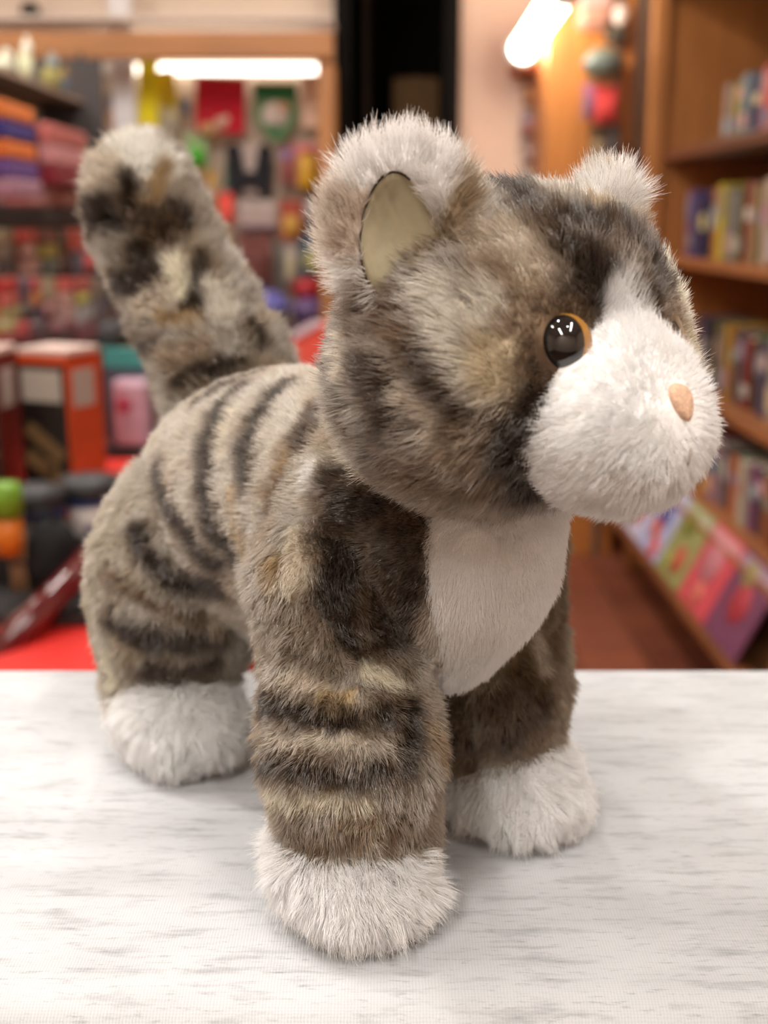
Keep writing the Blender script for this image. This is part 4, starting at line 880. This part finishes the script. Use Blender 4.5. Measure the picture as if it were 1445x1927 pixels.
def hash3(i, j, k, seed):
    n = (i * 374761393 + j * 668265263 + k * 2147483647 + seed * 1274126177) & 0xffffffff
    n = ((n ^ (n >> 13)) * 1274126177) & 0xffffffff
    n = ((n ^ (n >> 16)) * 2246822519) & 0xffffffff
    return ((n ^ (n >> 15)) & 0xffff) / 32767.5 - 1.0
def vnoise(p, seed=0):
    b = np.floor(p).astype(np.int64); f = p - b; f = f * f * (3 - 2 * f)
    out = 0
    for dx in (0, 1):
        for dy in (0, 1):
            for dz in (0, 1):
                w = (f[:, 0] if dx else 1 - f[:, 0]) * (f[:, 1] if dy else 1 - f[:, 1]) * (f[:, 2] if dz else 1 - f[:, 2])
                out = out + w * hash3(b[:, 0] + dx, b[:, 1] + dy, b[:, 2] + dz, seed)
    return out
def vnoise3(p, seed=0): return np.stack([vnoise(p, seed + k * 17) for k in range(3)], -1)

def grad(f, p, e=3e-4):
    g = np.stack([f(p + np.eye(3)[k] * e) - f(p - np.eye(3)[k] * e) for k in range(3)], -1)
    return g / np.maximum(np.linalg.norm(g, axis=-1, keepdims=True), 1e-9)

def surface_nets(f, h=0.0022):
    gx = np.meshgrid(np.arange(-0.26, 0.22, 0.008), np.arange(-0.11, 0.11, 0.008), np.arange(-0.01, 0.33, 0.008), indexing='ij')
    pts = np.stack(gx, -1).reshape(-1, 3); m = f(pts) < 0.008
    lo = pts[m].min(0) - 0.008; hi = pts[m].max(0) + 0.008
    n = np.ceil((hi - lo) / h).astype(int) + 1
    ax = [lo[k] + h * np.arange(n[k]) for k in range(3)]
    G = np.stack(np.meshgrid(*ax, indexing='ij'), -1)
    v = f(G.reshape(-1, 3)).reshape(n)
    s = v < 0
    acc = np.zeros((*(n - 1), 3)); cnt = np.zeros(n - 1)
    for a in range(3):
        sl0 = [slice(None)] * 3; sl1 = [slice(None)] * 3; sl0[a] = slice(0, -1); sl1[a] = slice(1, None)
        v0, v1 = v[tuple(sl0)], v[tuple(sl1)]
        cr = (v0 < 0) != (v1 < 0)
        t = np.where(cr, v0 / np.where(v0 == v1, 1, v0 - v1), 0)
        pos = G[tuple(sl0)].copy(); pos[..., a] += t * h
        o = [k for k in range(3) if k != a]
        for db in (0, 1):
            for dc in (0, 1):
                src = [slice(None)] * 3
                src[o[0]] = slice(db, n[o[0]] - 1 + db); src[o[1]] = slice(dc, n[o[1]] - 1 + dc)
                c = cr[tuple(src)]
                acc += np.where(c[..., None], pos[tuple(src)], 0); cnt += c
    act = cnt > 0
    idx = np.full(n - 1, -1); idx[act] = np.arange(act.sum())
    V = acc[act] / cnt[act][:, None]
    quads = []
    for a in range(3):
        sl0 = [slice(None)] * 3; sl1 = [slice(None)] * 3; sl0[a] = slice(0, -1); sl1[a] = slice(1, None)
        i0, i1 = s[tuple(sl0)], s[tuple(sl1)]
        o = [(a + 1) % 3, (a + 2) % 3]
        e = np.argwhere(i0 != i1)
        e = e[(e[:, o[0]] > 0) & (e[:, o[1]] > 0) & (e[:, o[0]] < n[o[0]] - 1) & (e[:, o[1]] < n[o[1]] - 1)]
        flip = i0[tuple(e.T)]
        def cell(db, dc):
            q = e.copy(); q[:, o[0]] -= db; q[:, o[1]] -= dc
            return idx[tuple(q.T)]
        q = np.stack([cell(1, 1), cell(0, 1), cell(0, 0), cell(1, 0)], -1)
        q[~flip] = q[~flip][:, ::-1]
        quads.append(q)
    Q = np.concatenate(quads)
    for _ in range(2):
        g = grad(f, V); V = V - g * f(V)[:, None] * 0.9
    return V, Q

MIRROR_PART = {'leg_rn': 'leg_rf', 'leg_fn': 'leg_ff', 'ear_n': 'ear_f'}
BASE_COL = {'torso': (160, 152, 139), 'bib': (242, 236, 229), 'leg_fn': (134, 123, 108), 'leg_ff': (122, 108, 88), 'leg_rn': (146, 137, 120), 'leg_rf': (146, 137, 120),
            'paw_fn': (248, 242, 236), 'paw_ff': (248, 242, 233), 'paw_rn': (248, 243, 235), 'paw_rf': (248, 243, 235), 'tail': (134, 124, 109),
            'head': (138, 131, 122), 'muzzle': (250, 247, 243), 'ear_n': (205, 197, 190), 'ear_f': (208, 200, 192)}
def paint(part, p, seed=0):
    n = len(p)
    warp = vnoise3(p * 120, 5) * 0.0022 + vnoise3(p * 330, 9) * 0.0011
    q = p + warp
    c = np.tile(srgb_arr(BASE_COL[part]), (n, 1))
    if part in ('muzzle', 'bib') or part.startswith('paw'): 
        return c * (1 + 0.04 * vnoise(p * 90, 3))[:, None]
    big = np.clip(0.5 + 0.9 * vnoise(p * 75, 11) + 0.35 * vnoise(p * 210, 12), 0, 1)[:, None]
    c = c * (1 - 0.45 * big) + srgb_arr((188, 185, 179)) * 0.45 * big if part in ('torso', 'leg_fn', 'leg_rn', 'leg_rf', 'tail') else c * (0.88 + 0.24 * big)
    warm = np.clip(vnoise(p * 95, 14) * 1.6 - 0.35, 0, 1)[:, None] * (0.12 if part == 'head' else 0.5)
    c = c * (1 - warm) + srgb_arr((150, 124, 88)) * warm
    for names, mir, col, r, pts in STROKES:
        ps = names.split(' ')
        variants = []
        if part in ps: variants.append(np.array(pts))
        if mir:
            mp = [MIRROR_PART.get(k, k) for k in ps]
            if part in mp and part not in ('leg_ff',): variants.append(np.array(pts) * np.array((1, -1, 1)))
        if not variants: continue
        cl = srgb_arr(col)
        dark = sum(col) < 250
        for pl in variants:
            d = np.full(n, 9.0)
            for a, b in zip(pl, pl[1:]):
                ab = b - a; t = np.clip(((q - a) @ ab) / max(ab @ ab, 1e-12), 0, 1)
                d = np.minimum(d, np.linalg.norm(q - a - t[:, None] * ab, axis=-1))
            rr = r + min(0.35 * r, 0.0016) * vnoise(p * 160, 61)
            if dark:
                w = np.clip((rr * 1.25 + 0.0042 - d) / 0.0042, 0, 1); w = w * w * (3 - 2 * w) * 0.62
                c = c * (1 - w[:, None]) + srgb_arr((106, 86, 66)) * w[:, None]
            edge = 0.0022 + 0.3 * r
            w = np.clip((rr + edge * 0.5 - d) / edge, 0, 1); w = w * w * (3 - 2 * w) * 0.94
            c = c * (1 - w[:, None]) + cl * w[:, None]
    return c

def vcol_mat(name, rough=0.9):
    m = bpy.data.materials.new(name); m.use_nodes = True
    nt = m.node_tree; b = nt.nodes['Principled BSDF']
    a = nt.nodes.new('ShaderNodeAttribute'); a.attribute_name = 'col'
    nt.links.new(a.outputs['Color'], b.inputs['Base Color'])
    b.inputs['Roughness'].default_value = rough; b.inputs['Specular IOR Level'].default_value = 0.1
    return m
def fur_mat():
    m = bpy.data.materials.new('plush_fibre'); m.use_nodes = True
    nt = m.node_tree; out = nt.nodes['Material Output']; nt.nodes.remove(nt.nodes['Principled BSDF'])
    a = nt.nodes.new('ShaderNodeAttribute'); a.attribute_name = 'col'
    d = nt.nodes.new('ShaderNodeBsdfDiffuse'); t = nt.nodes.new('ShaderNodeBsdfTranslucent')
    g = nt.nodes.new('ShaderNodeBsdfGlossy'); g.inputs['Roughness'].default_value = 0.28
    g.inputs['Color'].default_value = (1, 0.97, 0.93, 1)
    m1 = nt.nodes.new('ShaderNodeMixShader'); m1.inputs[0].default_value = 0.42
    m2 = nt.nodes.new('ShaderNodeMixShader'); m2.inputs[0].default_value = 0.11
    nt.links.new(a.outputs['Color'], d.inputs['Color']); nt.links.new(a.outputs['Color'], t.inputs['Color'])
    nt.links.new(d.outputs[0], m1.inputs[1]); nt.links.new(t.outputs[0], m1.inputs[2])
    nt.links.new(m1.outputs[0], m2.inputs[1]); nt.links.new(g.outputs[0], m2.inputs[2])
    nt.links.new(m2.outputs[0], out.inputs['Surface'])
    return m
SKIN = vcol_mat('plush_backing'); FUR = fur_mat()
SC.cycles.diffuse_bounces = 4
SC.cycles.glossy_bounces = 2
SC.cycles.max_bounces = 6
SC.cycles.use_light_tree = False
SC.cycles.transmission_bounces = 4
SC.cycles.use_adaptive_sampling = True
SC.cycles.adaptive_threshold = 0.03
SC.cycles.caustics_reflective = False
SC.cycles.caustics_refractive = False

EYE = {-1: np.array((0.1458, -0.0236, 0.2145)), 1: np.array((0.1393, 0.0290, 0.2126))}
EYE_DIR = {s: np.array((0.62, s * 0.78, 0.04)) / np.linalg.norm((0.62, 0.78, 0.04)) for s in (-1, 1)}
EYE_R = 0.0091
NOSE = np.array((0.1705, 0.002, 0.1985))

def ear_local(s, p): return (p - EAR_C[s]) @ EAR_R[s]
LIN_Y, LIN_Z, LIN_DY, LIN_DZ = 0.0118, 0.0200, 0.002, -0.0035
def comb_dir(part, p):
    if part in ('head', 'muzzle'): return p - np.array((0.176, 0, 0.198))
    if part == 'torso': return np.tile((-1.0, 0, -0.35), (len(p), 1))
    if part == 'bib': return np.tile((0.1, 0, -1.0), (len(p), 1))
    if part.startswith('leg_f'): return np.tile((0.05, 0, -1.0), (len(p), 1))
    if part.startswith('leg_r'): return np.tile((-0.35, 0, -1.0), (len(p), 1))
    if part.startswith('paw'):
        cx = p[:, 0].mean() - 0.012; cy = p[:, 1].mean()
        return p - np.array((cx, cy, 0.055))
    if part == 'tail': return np.tile((-0.6, 0, 0.6), (len(p), 1))
    s = -1 if part == 'ear_n' else 1
    return p - (EAR_C[s] + np.array((0, 0, -0.02)))
LEAN = {'torso': 0.6, 'bib': 0.75, 'tail': 0.25, 'head': 0.62, 'muzzle': 0.62, 'ear_n': 0.35, 'ear_f': 0.35, 'leg_fn': 0.55, 'leg_ff': 0.55, 'leg_rn': 0.55, 'leg_rf': 0.55,
        'paw_fn': 0.55, 'paw_ff': 0.55, 'paw_rn': 0.55, 'paw_rf': 0.55}
DENSITY = 2.6e6
RNG = np.random.default_rng(7)
FUR_COUNT = [0]

def build_skin(part, name, parent):
    f = CAT_PARTS[part]
    V, Q = surface_nets(f)
    me = bpy.data.meshes.new(name)
    me.from_pydata(V.tolist(), [], Q.tolist()); me.update()
    C = paint(part, V)
    at_ = me.attributes.new('col', 'FLOAT_COLOR', 'POINT')
    at_.data.foreach_set('color', np.concatenate([C, np.ones((len(C), 1))], -1).astype(np.float32).ravel())
    me.materials.append(SKIN)
    me.polygons.foreach_set('use_smooth', np.ones(len(Q), bool))
    o = bpy.data.objects.new(name, me); COL.objects.link(o); o.parent = parent
    return o, V, Q, C

def build_fur(part, V, Q, C, parent, dens=1.0):
    f = CAT_PARTS[part]
    T = np.concatenate([Q[:, [0, 1, 2]], Q[:, [0, 2, 3]]])
    A, B, D = V[T[:, 0]], V[T[:, 1]], V[T[:, 2]]
    area = np.linalg.norm(np.cross(B - A, D - A), axis=-1) / 2
    n = int(area.sum() * DENSITY * dens)
    ti = RNG.choice(len(T), n, p=area / area.sum())
    r1 = np.sqrt(RNG.random(n))[:, None]; r2 = RNG.random(n)[:, None]
    w0, w1, w2 = 1 - r1, r1 * (1 - r2), r1 * r2
    P = A[ti] * w0 + B[ti] * w1 + D[ti] * w2
    col = C[T[ti, 0]] * w0 + C[T[ti, 1]] * w1 + C[T[ti, 2]] * w2
    keep = np.ones(n, bool)
    for k, g in CAT_PARTS.items():
        if k != part: keep &= g(P) > -0.0006
    ln = np.ones(n)
    if part in ('head', 'muzzle'):
        for s in (-1, 1):
            d = np.linalg.norm(P - EYE[s], axis=-1)
            keep &= d > EYE_R * 0.93
            ln *= 0.28 + 0.72 * np.clip((d - EYE_R) / 0.016, 0, 1)
        d = np.linalg.norm((P - NOSE) * np.array((1, 1, 0.9)), axis=-1)
        keep &= d > 0.0052
        ln *= 0.3 + 0.7 * np.clip((d - 0.005) / 0.014, 0, 1)
    if part in ('ear_n', 'ear_f'):
        s = -1 if part == 'ear_n' else 1
        q = ear_local(s, P)
        e = ((q[:, 1] - LIN_DY * s) / LIN_Y) ** 2 + ((q[:, 2] - LIN_DZ) / LIN_Z) ** 2
        keep &= ~((q[:, 0] > -0.004) & (e < 1.0))
    if part.startswith('paw'): keep &= P[:, 2] > 0.004
    if part.startswith('leg'): ln *= 1 + 0.45 * np.clip((0.045 - P[:, 2]) / 0.02, 0, 1)
    P, col, ln = P[keep], col[keep], ln[keep]
    n = len(P)
    N = grad(f, P)
    c = comb_dir(part, P); c = c / np.linalg.norm(c, axis=-1, keepdims=True)
    c = c - N * (c * N).sum(-1, keepdims=True); c = c / np.maximum(np.linalg.norm(c, axis=-1, keepdims=True), 0.25)
    lean = LEAN[part]
    sw = 0.45 if part in ('muzzle', 'bib') else (0.6 if part in ('torso',) else 0.9)
    swirl = sw * (vnoise3(P * 140, 21) * 0.45 + vnoise3(P * 420, 31) * 0.5 + vnoise3(P * 1000, 41) * 0.25)
    L = FUR_LEN[part] * ln * (0.72 + 0.4 * RNG.random(n)) * (1 + 0.18 * vnoise(P * 200, 51))
    jit = RNG.normal(0, 0.10, (n, 3))
    K = 5
    ts = np.linspace(0, 1, K)
    pts = np.zeros((n, K, 3))
    for k, t in enumerate(ts):
        off = N * (t * (1 - 0.30 * lean * t))[..., None] if False else N * (t * (1.0 - 0.35 * lean * t)) * (1 - 0.35 * lean)
        off = off + c * (lean * (0.35 * t + 0.65 * t * t)) + swirl * (0.75 * t * t) + jit * t
        pts[:, k] = P + off * L[:, None]
    pts[..., 2] = np.maximum(pts[..., 2], 0.0006)
    rad = np.array([0.000105, 0.0001, 0.000085, 0.00006, 0.00002]) if DENSITY < 5e6 else np.array([0.00007] * 5)
    hc = bpy.data.hair_curves.new('fur')
    hc.add_curves([K] * n)
    hc.attributes['position'].data.foreach_set('vector', pts.astype(np.float32).ravel())
    ra = hc.attributes.get('radius') or hc.attributes.new('radius', 'FLOAT', 'POINT')
    ra.data.foreach_set('value', np.tile(rad, n).astype(np.float32))
    tone = 1 + 0.16 * RNG.normal(0, 1, n)
    tone = np.clip(tone, 0.55, 1.5)[:, None]
    if part in ('muzzle', 'bib') or part.startswith('paw'): tone = 1 + (tone - 1) * 0.25
    cc = np.clip(col * tone, 0, 0.96)
    ca = hc.attributes.new('col', 'FLOAT_COLOR', 'CURVE')
    ca.data.foreach_set('color', np.concatenate([cc, np.ones((n, 1))], -1).astype(np.float32).ravel())
    hc.materials.append(FUR)
    o = bpy.data.objects.new('fur', hc); COL.objects.link(o); o.parent = parent
    o['kind'] = 'stuff'
    FUR_COUNT[0] += n
    return o

def build_cat():
    root = empty('plush_cat', (CAT_XY[0], CAT_XY[1], TABLE_Z), (0, 0, CAT_HEADING),
                 'plush tabby cat with white muzzle, bib and paws standing on the cloth', 'plush toy')
    names = {'torso': 'torso', 'bib': 'chest_bib', 'leg_fn': 'leg', 'leg_ff': 'leg', 'leg_rn': 'leg', 'leg_rf': 'leg', 'paw_fn': 'paw', 'paw_ff': 'paw',
             'paw_rn': 'paw', 'paw_rf': 'paw', 'tail': 'tail', 'head': 'head', 'muzzle': 'muzzle', 'ear_n': 'ear', 'ear_f': 'ear'}
    labels = {'bib': 'white short-furred chest bib', 'tail': 'thick upright tail with dark brown bands and a pale tip', 'muzzle': 'white muzzle with a blaze up the forehead',
              'paw_fn': 'white fluffy paw', 'paw_ff': 'white fluffy paw', 'paw_rn': 'white fluffy paw', 'paw_rf': 'white fluffy paw'}
    obs = {}
    for part in CAT_PARTS:
        o, V, Q, C = build_skin(part, names[part], root)
        if part in labels: o['label'] = labels[part]
        build_fur(part, V, Q, C, o, 0.5 if part in ('leg_rf', 'paw_rf') else 1.0)
        obs[part] = o
    # eyes: amber domes with a dark upright pupil
    amber = mat((158, 112, 46), 0.12, 0.6, coat=1.0, noise=0.12, scale=300, name='amber_plastic')
    black = mat((9, 10, 12), 0.04, 0.6, coat=1.0, name='black_plastic')
    rim = mat((52, 38, 26), 0.5, name='eye_socket')
    for s in (-1, 1):
        d = Vector(EYE_DIR[s]); up = Vector((0, 0, 1)); side = up.cross(d).normalized(); up = d.cross(side).normalized()
        M = Matrix((side, up, d)).transposed()
        ctr = Vector(EYE[s]) - d * (0.0050 if s < 0 else 0.0046)
        def dome(name, rx_, ry_, R, lift, material, parent):
            bm = bmesh.new(); rings = []
            for i in range(13):
                a = i / 12
                ring = []
                for k in range(28):
                    th = k * 2 * math.pi / 28; x = math.cos(th) * rx_ * a; y = math.sin(th) * ry_ * a
                    z = math.sqrt(max(R * R - x * x - y * y, 0)) + lift
                    ring.append(bm.verts.new(ctr + M @ Vector((x, y, z))))
                    if i == 0: break
                rings.append(ring)
            for k in range(28): bm.faces.new((rings[0][0], rings[1][k], rings[1][(k + 1) % 28]))
            for q, w in zip(rings[1:], rings[2:]):
                for k in range(28): bm.faces.new((q[k], w[k], w[(k + 1) % 28], q[(k + 1) % 28]))
            return link_bm(name, bm, material, parent, smooth=True)
        eye = dome('eye', 0.0088, 0.0090, 0.0092, 0.0, amber, root)
        eye['label'] = 'glossy amber plastic eye with a black pupil'
        dome('pupil', 0.0069, 0.0085, 0.0092, 0.00015, black, eye)
    # nose: a small rounded triangle of peach felt
    bm = bmesh.new()
    poly = []
    for k in range(30):
        th = k * 2 * math.pi / 30
        y = 0.0048 * math.cos(th) * (0.92 + 0.36 * math.sin(th)); z = 0.0054 * math.sin(th) - 0.0006
        poly.append((y, z))
    def nose_pt(y, z, lift):
        p = np.array([[0.185, NOSE[1] + y, NOSE[2] + z]])
        for _ in range(40): p[:, 0] -= float(sd_muzzle(p)[0]) * 0.8
        return Vector((p[0, 0] + lift, NOSE[1] + y, NOSE[2] + z))
    cv = bm.verts.new(nose_pt(0, 0, 0.0020)); rings = []
    for sc, lf in ((0.4, 0.0020), (0.75, 0.0019), (0.95, 0.0014), (1.0, 0.0004), (1.0, -0.002)):
        rings.append([bm.verts.new(nose_pt(y * sc, z * sc, lf)) for y, z in poly])
    for k in range(30): bm.faces.new((cv, rings[0][k], rings[0][(k + 1) % 30]))
    for q, w in zip(rings, rings[1:]):
        for k in range(30): bm.faces.new((q[k], w[k], w[(k + 1) % 30], q[(k + 1) % 30]))
    nose = link_bm('nose', bm, mat((214, 178, 152), 0.9, 0.1, noise=0.18, scale=900, name='peach_felt', bump=0.4), root, smooth=True)
    nose['label'] = 'small peach felt nose'
    # mouth: a short sewn pleat below the nose
    pts = [nose_pt(0, -0.0135 - 0.002 * k, 0.0022) for k in range(4)]
    tube('mouth_stitch', pts, 0.0005, mat((176, 166, 154), 0.9, name='grey_thread'), root, 6)
    # ear linings with the sewn seam
    suede = mat((156, 147, 122), 0.95, 0.05, noise=0.07, scale=160, name='beige_suede', bump=0.25)
    thread = mat((70, 58, 46), 0.9, name='brown_thread')
    for s, part in ((-1, 'ear_n'), (1, 'ear_f')):
        f = CAT_PARTS[part]
        def lp(y, z, lift):
            xs = np.linspace(0.02, -0.012, 200)
            y = y + LIN_DY * s; z = z + LIN_DZ
            q = np.stack([xs, np.full(200, y), np.full(200, z)], -1)
            w = EAR_C[s] + q @ EAR_R[s].T
            d = f(w); i = np.argmax(d < 0) if (d < 0).any() else 150
            return Vector(EAR_C[s] + EAR_R[s] @ np.array((xs[i] + lift, y, z)))
        bm = bmesh.new(); rings = []
        for a in (0.0, 0.25, 0.5, 0.75, 0.9, 1.0, 1.03):
            lift = 0.0008 if a <= 1.0 else -0.0015
            ring = [bm.verts.new(lp(math.cos(k * math.pi / 18) * LIN_Y * a * (1 - 0.18 * math.sin(k * math.pi / 18)), math.sin(k * math.pi / 18) * LIN_Z * a, lift)) for k in range(36 if a > 0 else 1)]
            rings.append(ring)
        for k in range(36): bm.faces.new((rings[0][0], rings[1][k], rings[1][(k + 1) % 36]))
        for q, w in zip(rings[1:], rings[2:]):
            for k in range(36): bm.faces.new((q[k], w[k], w[(k + 1) % 36], q[(k + 1) % 36]))
        lo = link_bm('ear_lining', bm, suede, obs[part], smooth=True); lo['label'] = 'beige suede ear lining'
        pts = [rings and lp(math.cos(k * math.pi / 18) * LIN_Y * 1.02 * (1 - 0.18 * math.sin(k * math.pi / 18)), math.sin(k * math.pi / 18) * LIN_Z * 1.02, 0.0006) for k in (range(6, 24) if s < 0 else range(-5, 13))]
        tube('seam_thread', pts, 0.0004, thread, obs[part], 6)
    return root
build_cat()
print('fur strands', FUR_COUNT[0])
